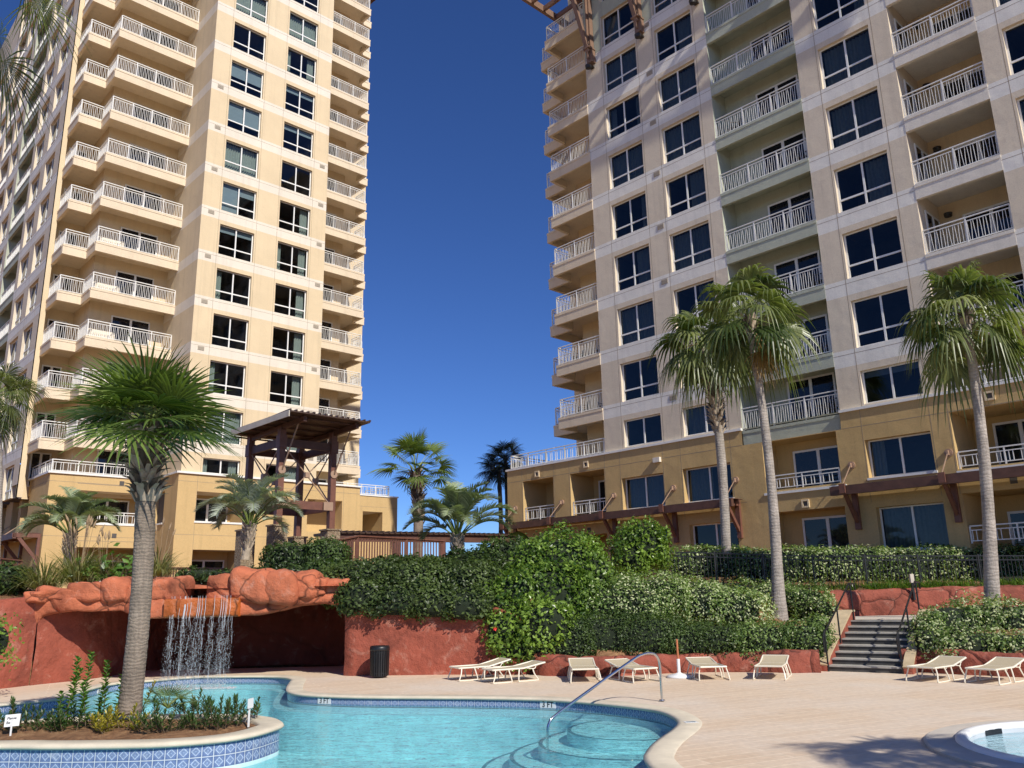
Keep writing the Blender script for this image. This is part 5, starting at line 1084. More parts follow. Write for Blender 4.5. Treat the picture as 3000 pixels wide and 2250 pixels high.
# ---- feather palms
def feather_palm(base, H, label, nfr, L, mat, seed, mats2='pstalk', bw=.12, lean=(0, 0)):
    rg = np.random.default_rng(seed); root = thing('pindo_palm', label, 'palm', tuple(base)); mb = MB()
    pts = np.stack([np.linspace(0, lean[0], 8), np.linspace(0, lean[1], 8), np.linspace(0, H, 8)], 1); mb.tube(pts, np.linspace(bw * 1.2, bw, 8), 12)
    for k in range(46):
        t = .25 + .75 * k / 46; c = np.array([lean[0] * t, lean[1] * t, H * t]); az = k * 2.4; dv = np.array([math.cos(az), math.sin(az), 0]); mb.bar(c + dv * bw * .8, c + dv * (bw + .12) + np.array([0, 0, .28]), .07, .03)
    mb.build('trunk', M['boot'], root); mb = MB(); cr = pts[-1]
    for k in range(nfr):
        az = k * 2.39996 + rg.normal(0, .2); q_ = (k + .5) / nfr; el = 1.5 - .85 * q_ + rg.normal(0, .1); ll = L * rg.uniform(.85, 1.1); n = 26; t = np.linspace(0, 1, n)
        hz = np.array([math.cos(az), math.sin(az), 0]); ang = el - (1.35 + .45 * q_) * t ** 2.1; step = ll / n; P = np.cumsum(np.stack([np.cos(ang) * hz[0], np.cos(ang) * hz[1], np.sin(ang)], 1) * step, 0) + cr
        mb.tube(P, np.linspace(.028, .006, n), 5, 1, False, .4); T = unit(np.gradient(P, axis=0)); S = unit(np.cross(T, np.array([0, 0, 1.0])) + 1e-6); U = np.cross(S, T)
        tn = np.clip(.45 + rg.normal(0, .15), 0, .8)
        for sg in (-1, 1):
            m_ = 56; ti = np.linspace(.33, .99, m_); idx = np.clip(ti * (n - 1), 0, n - 1.001); i0 = idx.astype(int); fr = (idx - i0)[:, None]; o = P[i0] * (1 - fr) + P[i0 + 1] * fr; tt = T[i0]; ss = S[i0] * sg; uu = U[i0]
            lf = ll * .30 * np.sin(np.pi * np.clip(ti * .82 + .12, 0, 1)) ** .7 * rg.uniform(.85, 1.1, m_); dv = unit(ss * .75 + uu * .55 + tt * .75 + rg.normal(0, .08, (m_, 3)))
            K = 4; tk = np.linspace(0, 1, K); c = o[:, None, :] + dv[:, None, :] * (lf[:, None] * tk)[:, :, None]; c[:, :, 2] -= (lf[:, None] * .35 * tk ** 2)
            w = tt[:, None, :] * (.016 * (L / 1.6) * np.array([.7, 1, .7, .05]))[None, :, None]
            V = np.stack([c - w, c + w], 2).reshape(-1, 3); g = np.arange(m_)[:, None, None] * (K * 2) + np.arange(K - 1)[None, :, None] * 2; mb.add(V, (g + np.array([0, 1, 3, 2])).reshape(-1, 4), 0, np.repeat(np.clip(tn + rg.normal(0, .1, m_), 0, .8), K * 2))
    mb.build('fronds', [M[mat], M[mats2]], root); return root
feather_palm(at(1340, 1650, 27.2), .75, 'pale green arching feather palm in the centre in front of the railing', 24, 2.2, 'pindo', 31)
feather_palm(at(197, 1655, 29), .95, 'blue-green feather palm at left in front of the ochre podium', 32, 1.95, 'pindo', 32)
feather_palm(at(718, 1640, 27.4), 1.0, 'silvery blue feather palm in front of the stone pillars', 26, 2.1, 'pindog', 33, lean=(.1, 0))
# ---- grasses, broad-leaved plants
def tuft(mb, c, n, L, w, rg, m=0, spread=.9, r0=.12, tint0=.45):
    az = rg.uniform(0, 6.283, n); el = rg.uniform(.55, 1.5, n) if spread else np.full(n, 1.4); ll = L * rg.uniform(.6, 1.15, n); K = 6; t = np.linspace(0, 1, K); hz = np.stack([np.cos(az), np.sin(az)], 1)
    ang = el[:, None] - spread * 1.5 * t[None] ** 1.6 * rg.uniform(.6, 1.3, n)[:, None]; st_ = ll[:, None] / K
    R_0 = np.cumsum(np.cos(ang) * st_, 1) + rg.uniform(0, r0, n)[:, None]; Z = np.cumsum(np.sin(ang) * st_, 1); P = np.stack([c[0] + hz[:, 0:1] * R_0, c[1] + hz[:, 1:2] * R_0, c[2] + Z], -1)
    sd = np.stack([-hz[:, 1], hz[:, 0], np.zeros(n)], 1)[:, None, :] * (w * np.array([.6, 1, .9, .7, .45, .04]))[None, :, None]; V = np.stack([P - sd, P + sd], 2).reshape(-1, 3); g = np.arange(n)[:, None, None] * (K * 2) + np.arange(K - 1)[None, :, None] * 2
    mb.add(V, (g + np.array([0, 1, 3, 2])).reshape(-1, 4), m, np.repeat(np.clip(tint0 + rg.normal(0, .2, n), 0, .85), K * 2)); return P
gg = np.random.default_rng(41)
def grass_clump(px, py, Y, n, L, label, plumes=0, group='ornamental grass clumps behind the grotto'):
    c = at(px, py, Y); mb = MB(); root = thing('ornamental_grass', label, 'grass clump', tuple(c), 0, group); tuft(mb, (0, 0, 0), n, L, .014, gg, r0=.35); mb.build('blades', [M['grass']], root)
    if plumes:
        mb = MB()
        for k in range(plumes):
            a = gg.uniform(0, 6.28); r_ = gg.uniform(.1, .55); h = L * gg.uniform(.95, 1.35); x, y = math.cos(a) * r_, math.sin(a) * r_; mb.tube([(x * .3, y * .3, .2), (x * .7, y * .7, h * .6), (x, y, h)], .006, 4); P = np.linspace(0, 1, 6)[:, None]; tip = np.array([x, y, h]); mb.tube(tip + P * np.array([x * .3, y * .3, .26]), np.array([.008, .03, .036, .028, .016, .003]), 6)
        mb.build('plumes', [M['plume']], root)
grass_clump(125, 1738, 25.2, 300, 1.35, 'left clump of arching green ornamental grass above the grotto')
grass_clump(225, 1722, 25.6, 420, 1.55, 'plumed clump of pale grass below the blue-green feather palm', 16)
grass_clump(300, 1712, 26.0, 240, 1.2, 'small grass clump between the plumed grass and the palm trunk', 6)
grass_clump(460, 1700, 26.2, 260, 1.25, 'dry plumed grass clump just right of the near palm trunk', 12)
def broadleaf(px, py, Y, n, L, label, seed):
    rg = np.random.default_rng(seed); c = at(px, py, Y); mb = MB(); P = np.stack([rg.normal(0, L * .75, n), rg.normal(0, L * .3, n), np.abs(rg.normal(0, L * .8, n)) + .1], 1)
    Nn = unit(np.stack([rg.normal(0, .4, n), rg.normal(-.5, .3, n), rg.uniform(.3, 1, n)], 1)); leaves(mb, P, Nn, L * .62, .62, .3, 0, rg.uniform(.2, .8, n), rg)
    for p in P[::2]: mb.tube([(p[0] * .3, p[1] * .3, 0), p], .01, 4, 1)
    o = mb.build('broadleaf_plant', [M['bigl'], M['stem']], None, tuple(c)); return tag(o, label, 'plant')
broadleaf(345, 1720, 25.6, 70, .55, 'broad bright-leaved plant with yellow flower stalks beside the near palm trunk', 1); broadleaf(270, 1712, 25.4, 40, .45, 'low broad-leaved plant at the foot of the plumed grass', 2)
for i, (px, py, Y, lab) in enumerate([(1560, 1640, 29, 'dark banana leaf clump below the first awning bracket'), (1660, 1650, 29.5, 'second banana leaf clump right behind the hibiscus top')]):
    rg = np.random.default_rng(50 + i); mb = MB(); c = at(px, py, Y)
    for k in range(6):
        az = -2.6 + k * .75 + rg.normal(0, .2); el = rg.uniform(.2, .8); ll = rg.uniform(.9, 1.3); t = np.linspace(0, 1, 9); hz = np.array([math.cos(az), math.sin(az) * .6, 0]); ang = el - 1.1 * t ** 1.5; P = np.cumsum(np.stack([np.cos(ang) * hz[0], np.cos(ang) * hz[1], np.sin(ang)], 1) * ll / 9, 0) + np.array([0, 0, .55]); sd = np.array([-hz[1], hz[0], .4]) * .16; w = np.sin(np.pi * np.clip(t * .95 + .04, 0, 1)) ** .6
        V = np.stack([P - sd * w[:, None], P + np.array([0, 0, -.03]), P + sd * w[:, None]], 1).reshape(-1, 3); g = np.arange(8)[:, None] * 3; mb.add(V, np.concatenate([g + np.array([0, 1, 4, 3]), g + np.array([1, 2, 5, 4])]), 0, .25)
    mb.tube([(0, 0, -.3), (0, 0, .6)], .07, 8, 1); tag(mb.build('banana_plant', [M['hedged'], M['stem']], None, tuple(c)), lab, 'plant')
# liriope strip along the black fence
mb = MB()
for k in range(150):
    px = gg.uniform(2290, 3040); Y = gg.uniform(27.2, 28.6); c = at(px, 1745, Y); c[2] = 1.82 + (Y - 27.2) * .06; tuft(mb, c, 26, .42, .010, gg, r0=.06, tint0=.2)
tag(mb.build('border_grass', [M['hib']]), 'strip of strappy green border grass at the foot of the black fence', 'border grass', kind='stuff')
# ---- planting in the island
def shoot(mb, c, h, n, L, w, rg, m=0, tint0=.4, cone=.9, m2=1):
    """a short leafy shoot: stem with leaves spiralling up"""
    lean = rg.normal(0, .12, 2) if m == 2 else np.array(c[:2]) * 2.2 + rg.normal(0, .22, 2); top = np.array([c[0] + lean[0] * h, c[1] + lean[1] * h, c[2] + h]); c = np.array(c); mb.tube([c, (c + top) / 2 + np.append(rg.normal(0, .01, 2), 0), top], [.008, .006, .003], 4, m2, False); t = np.linspace(.12, 1, n); az = np.arange(n) * 2.4; o = c + (top - c) * t[:, None]
    el = .15 + cone * t; dv = np.stack([np.cos(az) * np.cos(el), np.sin(az) * np.cos(el), np.sin(el)], 1); ll = (L * (1.1 - .45 * t))[:, None] * rg.uniform(.8, 1.2, (n, 1)); sd = unit(np.cross(dv, np.array([0, 0, 1.]))) * w; up_ = np.cross(sd, dv)
    V = np.stack([o, o + dv * ll * .5 + sd + up_ * .4, o + dv * ll, o + dv * ll * .5 - sd + up_ * .4], 1).reshape(-1, 3); mb.add(V, np.arange(n)[:, None] * 4 + np.array([[0, 1, 2, 3]]), m, np.repeat(np.clip(tint0 + rg.normal(0, .18, n) + .2 * (t - .5), 0, .85), 4))
def clump(name, px, py, z, wpx, hpx, label, mat, ns, seed, L=.11, w=.013, nl=26, tall=None, Y=None, cat='shrub', group=None):
    rg = np.random.default_rng(seed); b = gz(px, py, z); W = wpx / FPX * b[1]; Hh = hpx / FPX * b[1]; mb = MB()
    for k in range(ns):
        a = rg.uniform(0, 6.28); r_ = W * .5 * math.sqrt(rg.random()); hh = Hh * .78 * (1 - .6 * (r_ / (W * .5)) ** 2) * rg.uniform(.5, 1.1); shoot(mb, (r_ * math.cos(a), r_ * math.sin(a) * .8, -.02), hh, int(nl * hh / .35) + 6, L, w, rg, cone=1.0)
    for (dx, hh) in (tall or []): shoot(mb, (dx, 0, 0), hh, int(hh * 55), .13, .034, rg, 2, .55, .5)
    o = mb.build(name, [M[mat], M['stem'], M['bigl']], None, (b[0], b[1], b[2])); return tag(o, label, cat, group)
IG = 'young shrubs in the pool planter'
clump('shrub', 62, 2138, .30, 130, 110, 'dark needle-leaved shrub hiding the white sign at the left edge of the planter', 'podo', 19, 61, group=IG)
clump('shrub', 175, 2130, .30, 60, 55, 'thin green shrub with one tall leafy shoot, left in the planter', 'podo', 4, 62, tall=[(.12, .92), (-.05, .45)], group=IG)
clump('shrub', 205, 2138, .29, 110, 95, 'dark green shrub with three tall pale shoots, left of the palm trunk', 'podo', 16, 63, tall=[(-.14, .78), (.12, 1.0), (.22, .6)], group=IG)
clump('shrub', 300, 2118, .32, 90, 80, 'leafy shrub with tall shoots directly left of the palm trunk', 'podo', 8, 64, tall=[(.0, .82), (.18, .62), (-.1, .5)], group=IG)
clump('shrub', 345, 2138, .30, 105, 95, 'golden yellow leafed shrub at the foot of the palm trunk', 'gold', 17, 65, L=.10, w=.016, group=IG)
clump('shrub', 390, 2093, .33, 60, 140, 'yellowing sparse shrub right against the palm trunk', 'gold', 4, 66, group=IG)
clump('shrub', 478, 2136, .30, 115, 115, 'compact dark green shrub right of the palm trunk below the small fan leaves', 'podo', 20, 67, group=IG)
clump('shrub', 570, 2088, .33, 110, 80, 'spiky dark shrub at the back of the planter right of the small fan leaves', 'podo', 15, 68, group=IG)
clump('shrub', 632, 2128, .30, 120, 100, 'wide dark green shrub near the right tip of the planter', 'podo', 23, 69, group=IG)
clump('shrub', 700, 2098, .31, 100, 90, 'dark shrub beside the small sign at the right tip of the planter', 'podo', 15, 70, group=IG)
rg = np.random.default_rng(71); mb = MB()
for k in range(9): fan(mb, np.zeros(3), k * .7 + .3, .35 + .8 * ((k * 5) % 9) / 9, .22, .34, 20, .12, rg, 0, A=1.35, wid=.6, tint0=.5, sag=.1)
tag(mb.build('seedling_palm', [M['palm'], M['pstalk']], None, tuple(gz(490, 2090, .36) + np.array([0, 0, .08]))), 'small stemless fan palm in the middle of the planter', 'palm')
# ------------------------------------------------------------------ things on the deck and terraces
def soft_tube(mb, pts, r, n=7, m=0, step=.04, closed=False):
    mb.tube(crom(np.array(pts, float), step, closed), r, n, m)
# ---- sun loungers
def lounger_proto(loc, rz, label, group, back):
    root = thing('sun_lounger', label, 'sun lounger', loc, rz, group); W, L, H = .295, 1.38, .295; hb = .58   # x across, y from foot to head
    bz = back; q = MB()
    fr = [(-W, 0, H), (-W, L - hb, H), (-W, L, H + bz)]; fl_ = [(W, 0, H), (W, L - hb, H), (W, L, H + bz)]
    for f in (fr, fl_): q.tube([f[0], f[1], f[2]], .019, 8)
    q.tube([fr[0], fl_[0]], .019, 8); q.tube([fr[2], fl_[2]], .019, 8); q.tube([(-W, L - hb, H), (W, L - hb, H)], .014, 8); q.tube([(-W, .5, H - .03), (W, .5, H - .03)], .014, 8)
    q.build('frame', M['bed_frame'], root)
    q = MB(); n = 12; ys = np.concatenate([np.linspace(.01, L - hb - .01, n)]); sag = -.018 * np.sin(np.pi * ys / (L - hb))
    q.add(np.concatenate([np.stack([np.full(n, s_ * (W - .005)), ys, H + .012 + sag], 1) for s_ in (-1, 1)]), [[i, i + 1, n + i + 1, n + i] for i in range(n - 1)]); q.build('seat', M['bed_sling'], root)
    q = MB(); ys = np.linspace(L - hb + .01, L - .01, n); zz = H + .012 + bz * (ys - (L - hb)) / hb - .015 * np.sin(np.pi * (ys - L + hb) / hb)
    q.add(np.concatenate([np.stack([np.full(n, s_ * (W - .005)), ys, zz], 1) for s_ in (-1, 1)]), [[i, i + 1, n + i + 1, n + i] for i in range(n - 1)]); q.build('backrest', M['bed_sling'], root)
    for y0, y1, yb0, yb1 in ((.06, .40, -.02, .46), (L - hb - .12, L - .34, L - hb - .16, L - .22)):
        for s_ in (-1, 1):
            q = MB(); soft_tube(q, [(s_ * W, y0, H - .01), (s_ * (W + .035), y0 - .03, H - .14), (s_ * (W + .05), yb0, .03), (s_ * (W + .05), yb0 + .05, .016), (s_ * (W + .05), yb1 - .05, .016), (s_ * (W + .05), yb1, .03), (s_ * (W + .035), y1 + .03, H - .14), (s_ * W, y1, H - .01)], .015, 7); q.build('leg', M['bed_frame'], root)
    for s_ in (-1, 1):
        q = MB(); soft_tube(q, [(s_ * W, L - hb + .08, H), (s_ * (W - .01), L - hb + .3, H - .03 + bz * .1), (s_ * (W - .01), L - .25, H + .03), (s_ * (W - .01), L - .12, H + bz * .80)], .012, 6); q.build('back_prop', M['bed_frame'], root)
    return root
LG = 'sun loungers along the red kerb wall'
def hz2(a, b_): d = np.array(b_) - np.array(a); return math.atan2(d[1], d[0]) - math.pi / 2
lp = [((-1.55, 20.95), R(-62), 'left-hand of the two overlapping loungers in front of the tall red wall', .13), ((-.72, 20.22), R(-62), 'nearer right-hand one of the two overlapping loungers by the red wall', .10),
      ((1.53, 19.72), R(0), 'lounger seen end on, left of the slanted one behind the pool handrail', .13), ((2.88, 19.55), R(22), 'lounger turned slightly left directly behind the pool handrail', .11),
      ((4.42, 19.6), R(2), 'lounger seen end on just right of the umbrella base', .10), ((5.62, 19.45), R(-24), 'lounger with raised back nearest the left side of the steps', .13),
      ((8.55, 18.42), R(-54), 'lounger standing just right of the steps', .13), ((9.48, 17.80), R(-54), 'last lounger at the right edge of the picture', .13)]
l0 = {}
for i, ((x, y), a, lab, bk_) in enumerate(lp):
    if bk_ not in l0: l0[bk_] = lounger_proto((x, y, 0), a, lab, LG, bk_)
    else: dup(l0[bk_], (x, y, 0), a, lab)
# ---- litter bin
tp = np.array([-3.55, 22.08]); tb = thing('litter_bin', 'black slatted litter bin against the red wall beside the cave', 'litter bin', (tp[0], tp[1], 0))
q = MB(); q.lathe([(.20, .03), (.205, .70)], 20); q.build('liner', M['black'], tb)
q = MB()
for k in range(26):
    a = k * 2 * np.pi / 26; c_, s_ = math.cos(a), math.sin(a); q.bar((c_ * .232, s_ * .232, .05), (c_ * .245, s_ * .245, .66), .036, .012, 0, up=(c_, s_, 0))
for z in (.10, .60): q.lathe([(.215, z), (.228, z), (.228, z + .03), (.215, z + .03)], 24)
q.build('slats', M['black'], tb)
q = MB(); q.lathe([(.252, .66), (.258, .68), (.256, .74), (.235, .78), (.13, .785), (.125, .75)], 26); q.build('lid', M['black'], tb, smooth=True)
# ---- umbrella stand
ub = thing('umbrella_stand', 'white domed umbrella base holding a bare orange pole without its canopy', 'umbrella stand', (3.79, 20.45, 0))
q = MB(); q.lathe([(.30, 0), (.30, .03), (.27, .055), (.10, .085), (.055, .11)], 28); q.build('base', M['white'], ub, smooth=True)
q = MB(); q.lathe([(.04, .10), (.04, .40), (.036, .42)], 12); q.build('sleeve', M['white'], ub)
q = MB(); q.lathe([(.024, .42), (.024, .86), (0, .87)], 10); q.build('pole', M['orange'], ub)
# ---- stainless pool handrail
Fp, Wp = np.array([2.66, 16.24]), np.array([.42, 14.55]); prf = [(0, 0), (.0, .35), (.0, .62), (.012, .76), (.045, .845), (.10, .872), (.16, .855), (.24, .79), (.6, .385), (.9, .03), (.965, -.09), (.985, -.3), (.985, -.8)]
hrn = thing('pool_handrail', 'curved stainless steel handrail leading down into the pool', 'handrail', (Fp[0], Fp[1], 0)); q = MB(); soft_tube(q, [(*((Wp - Fp) * s_), z) for s_, z in prf], .024, 12); q.build('rail', M['steel'], hrn, smooth=True)
q = MB(); q.lathe([(.06, .02), (.055, .03), (.03, .035)], 14); q.build('flange', M['steel'], hrn)
# ---- lettered tiles
def text_mesh(txt, size, name='lettering'):
    c = bpy.data.curves.new('txt', 'FONT'); c.body = txt; c.size = size; c.align_x = 'CENTER'; c.align_y = 'CENTER'; c.extrude = .0006; c.offset = size * .02
    o = bpy.data.objects.new('txt', c); COL.objects.link(o); dg = bpy.context.evaluated_depsgraph_get(); me = bpy.data.meshes.new_from_object(o.evaluated_get(dg)); bpy.data.objects.remove(o); me.name = name; me.materials.clear(); me.materials.append(M['ink']); return me
t3 = text_mesh('3 FT', .145); bm3 = MB(); bm3.bx(-.17, .17, -.006, .004, -.118, .0); dmk = bm3.mesh('depth_marker', M['white'])
for (px, py), lab in (((925, 2044), 'white 3 FT depth tile on the pool edge nearest the waterfall'), ((1612, 2049), 'white 3 FT depth tile on the pool edge left of the handrail'), ((339, 2009), 'white depth tile on the far left pool edge behind the palm trunk')):
    p = gz(px, py, 0)[:2]; i = int(np.argmin(((POOL - p) ** 2).sum(1))); n = NO[i]; loc = POOL[i] + n * .008
    rz = math.atan2(n[1], n[0]) - math.pi / 2      # local -y looks into the pool
    r_ = link('depth_marker', dmk, None, (loc[0], loc[1], -.035), rz); tag(r_, lab, 'depth marker', 'depth marker tiles')
    l_ = link('lettering', t3, r_, (0, -.0075, -.058)); l_.rotation_euler = (R(90), 0, 0); l_.scale = (.92, 1, 1)
p = gz(2024, 2120, 0); q = MB(); q.bx(-.10, .10, -.075, .075, 0, .004); cm = q.build('deck_marker', [M['white']], None, (p[0], p[1], .0225), R(8)); tag(cm, 'small pale tile with a blue bar set in the coping at the pool corner', 'marker tile')
q = MB(); q.bx(-.07, .07, -.035, .015, .0042, .006); q.build('symbol', [M['nosing']], cm)
# signs in the planter
sg = thing('garden_sign', 'white notice on a stake at the left end of the planter', 'sign', tuple(gz(30, 2150, .3)), R(6)); q = MB(); q.bx(-.125, .125, -.006, .006, .12, .32); bd = q.build('board', M['white'], sg); sg.scale = (.78,) * 3; bd.rotation_euler = (R(-14), R(-4), 0)
for tx, zz, xx in (('Please', .255, -.01), ('Be', .185, -.06)): l_ = link('lettering', text_mesh(tx, .062), bd, (xx, -.0075, zz)); l_.rotation_euler = (R(90), 0, 0)
q = MB(); q.bx(-.014, .014, .007, .02, -.05, .24); q.build('stake', M['white'], sg)
sg = thing('garden_sign', 'narrow white sign seen almost edge on at the right tip of the planter', 'sign', tuple(gz(731, 2119, .31)), R(78)); q = MB(); q.bx(-.07, .07, -.006, .006, .20, .33); q.build('board', M['white'], sg); q = MB(); q.bx(-.016, .016, .007, .022, -.05, .30); q.build('stake', M['white'], sg)
# ---- black picket fence on the terrace
def picket(name, pts, h, label, mat, gap, pw, railz, post=None, cat='fence', caps=False, rail_w=.03):
    pts = [np.array(p, float) for p in pts]; root = thing(name, label, cat, tuple(pts[0])); o = pts[0]; ra, pk = MB(), MB(); segs = []
    for a, b_ in zip(pts[:-1], pts[1:]):
        L = np.linalg.norm((b_ - a)[:2]); d = (b_ - a) / L
        for z in railz: ra.bar(a - o + np.array([0, 0, z * h]), b_ - o + np.array([0, 0, z * h]), rail_w, rail_w * 1.2)
        for k in range(int(L / gap)):
            x = a - o + d * (k + .5) * gap; pk.bar(x + np.array([0, 0, railz[0] * h]), x + np.array([0, 0, railz[-1] * h]), pw, pw)
        n = max(1, round(L / (post or 1.8))); segs += [a - o + d * L * k / n for k in range(n)]
    segs.append(pts[-1] - o); ra.build('rail', M[mat], root); pk.build('pickets', M[mat], root)
    pm = MB(); w = .05 if not caps else .11; pm.bx(-w / 2, w / 2, -w / 2, w / 2, -.15, h * 1.03); pmesh = pm.mesh('post', M[mat])
    for s_ in segs: link('post', pmesh, root, tuple(s_))
    return root
fpt = [at(1795, 1703, 29.6), at(2100, 1711, 29.2), at(2389, 1722, 28.6), at(2700, 1722, 28.4), at(3060, 1722, 28.2)]
for f in fpt: f[2] -= .05
picket('picket_fence', fpt, 1.12, 'long black metal picket fence in front of the level hedge on the terrace', 'black', .125, .018, (.08, .86, .98), 1.65)
# brown timber railings
def topline(ps): return [np.array(at(x, y, Y)) for x, y, Y in ps]
def rail_from_top(name, tops, h, label, **k):
    pts = [t - np.array([0, 0, h]) for t in tops]; r_ = picket(name, pts, h, label, 'woodl', .15, .045, (.08, .98), 2.2, 'railing', True, .07)
    q = MB(); o = pts[0]
    for a, b_ in zip(tops[:-1], tops[1:]): q.bar(a - o + np.array([0, 0, .02]), b_ - o + np.array([0, 0, .02]), .16, .05)
    q.build('top_board', M['woodl'], r_); return r_
rail_from_top('timber_railing', topline([(995, 1583, 28.0), (1047, 1572, 29.0), (1190, 1579, 31.5), (1300, 1586, 33)]), 1.05, 'red-brown timber railing round the raised deck right of the clipped hedge')
rail_from_top('timber_railing', topline([(430, 1665, 37), (560, 1665, 36), (660, 1667, 35)]), 1.0, 'brown timber railing in front of the ochre podium above the grotto')
rail_from_top('timber_railing', topline([(-40, 1634, 33), (62, 1644, 35)]), 1.0, 'short brown timber railing at the far left edge')
# ---- timber lookout on stone pillars
M['stone'] = None
def stonemat():
    m, nt, p, o = nodes('stacked_stone'); v = objvec(nt, (1, 1, 1)); vo = nt.nodes.new('ShaderNodeTexVoronoi'); mp = nt.nodes.new('ShaderNodeMapping'); mp.inputs['Scale'].default_value = (3.5, 3.5, 13); nt.links.new(v, mp.inputs['Vector']); nt.links.new(mp.outputs[0], vo.inputs['Vector'])
    sx = nt.nodes.new('ShaderNodeSeparateColor'); nt.links.new(vo.outputs['Color'], sx.inputs[0]); c = ramp(nt, sx.outputs[0], [(0, (.22, .14, .08)), (.35, (.50, .36, .22)), (.7, (.62, .50, .34)), (1, (.36, .25, .16))])
    vd = nt.nodes.new('ShaderNodeTexVoronoi'); vd.feature = 'DISTANCE_TO_EDGE'; nt.links.new(mp.outputs[0], vd.inputs['Vector']); e = ramp(nt, vd.outputs['Distance'], [(.0, (.12,) * 3), (.09, (1, 1, 1))]); c = mixc(nt, 1.0, c, e, 'MULTIPLY'); nt.links.new(c, p.inputs['Base Color']); p.inputs['Roughness'].default_value = .95; nt.links.new(bump(nt, e, .8, .03), p.inputs['Normal']); return m
M['stone'] = stonemat()
FO = at(816, 1475, 30.0); LO = thing('timber_lookout', 'open brown timber lookout with cross braces and flat corrugated roof on stone pillars', 'lookout tower', (FO[0], FO[1], 2.4), TH); Z0 = 2.4; S1, S2 = 2.19, 2.51
PO_ = [(0, 0), (S1, 0), (0, S2), (S1, S2)]
def lk(mb, name, mat): return mb.build(name, mat, LO, (0, 0, -Z0))
for (u, v), zt in zip(PO_, (4.60, 4.52, 4.60, 4.4)):
    q = MB(); q.bx(u - .27, u + .27, v - .27, v + .27, 2.2, zt - .06); lk(q, 'stone_pillar', M['stone']); q = MB(); q.bx(u - .31, u + .31, v - .31, v + .31, zt - .058, zt); lk(q, 'pillar_cap', M['stone'])
    q = MB(); q.bx(u - .115, u + .115, v - .115, v + .115, zt, 8.24); q.bx(u - .15, u + .15, v - .15, v + .15, 7.42, 7.9); lk(q, 'post', M['woodl'])
for z0, z1, w in ((5.22, 5.52, .10), (7.5, 7.8, .11)):
    q = MB(); e = .116
    q.bx(e, S1 - e, -w / 2, w / 2, z0, z1); q.bx(e, S1 - e, S2 - w / 2, S2 + w / 2, z0, z1); q.bx(-w / 2, w / 2, e, S2 - e, z0, z1); q.bx(S1 - w / 2, S1 + w / 2, e, S2 - e, z0, z1); lk(q, 'beam', M['woodl'] if z0 < 6 else M['wood'])
q = MB()
for u, v in PO_[:3]:
    for du, dv in ((1, 0), (0, 1)):
        if (u, v) == (S1, 0) and du: du = -1
        if (u, v) == (0, S2) and dv: dv = -1
        c = np.array([u + du * .2, v + dv * .2, 5.37]); off = np.array([0, -.075, 0]) if du else np.array([-.075, 0, 0])
        s_ = np.array([.2, .015, .16]) if du else np.array([.015, .2, .16]); c = c + off * 1.7; q = MB(); q.bx(c[0] - s_[0], c[0] + s_[0], c[1] - s_[1], c[1] + s_[1], c[2] - s_[2], c[2] + s_[2]); lk(q, 'gusset_plate', M['steelb'])
q = MB()
for a, b_ in (((.12, 0), (S1 - .12, 0)), ((0, .12), (0, S2 - .12)), ((S1, .12), (S1, S2 - .12)), ((.12, S2), (S1 - .12, S2))):
    q.bar((*a, 5.5), (*b_, 7.5), .035); q.bar((*a, 7.5), (*b_, 5.5), .035); mx_ = (np.array(a) + np.array(b_)) / 2; q.bx(mx_[0] - .09, mx_[0] + .09, mx_[1] - .09, mx_[1] + .09, 6.40, 6.60)
lk(q, 'cross_brace', M['steelb'])
rz_ = lambda v: 8.32 - .03 * v
q = MB(); ru0, ru1, rv0, rv1 = -.75, 2.6, -1.95, 2.7
q.hexa([(ru0, rv0, rz_(rv0)), (ru1, rv0, rz_(rv0)), (ru1, rv1, rz_(rv1)), (ru0, rv1, rz_(rv1))] + [(ru0, rv0, rz_(rv0) + .05), (ru1, rv0, rz_(rv0) + .05), (ru1, rv1, rz_(rv1) + .05), (ru0, rv1, rz_(rv1) + .05)])
for k in range(15):
    u = ru0 + .02 + (ru1 - ru0 - .04) * k / 14; q.bar((u, rv0 - .03, rz_(rv0) + .075), (u, rv1 + .02, rz_(rv1) + .075), .06, .05)
lk(q, 'roof', M['roofm'])
q = MB(); q.bx(ru0 - .04, ru0 - .002, rv0, rv1, 8.2, 8.42); lk(q, 'roof_trim', M['concl'])
for u in (0, S1):
    q = MB(); q.bar((u, rv0 + .25, rz_(rv0) - .12), (u, rv1 - .2, rz_(rv1) - .12), .13, .2); lk(q, 'rafter', M['wood'])
q = MB()
for v in (-1.4, -.5, .4, 1.3, 2.2, 2.8): q.bar((ru0 + .1, v, rz_(v) - .03), (ru1 - .1, v, rz_(v) - .03), .07, .055)
lk(q, 'purlins', M['wood'])
for u in (0, S1):
    q = MB(); q.bar((u, -.17, 6.62), (u, -1.25, 8.2), .04); cyl_plate(q, u, 6.6, .15, -.15, -.117); lk(q, 'tie_rod', M['steelb'])
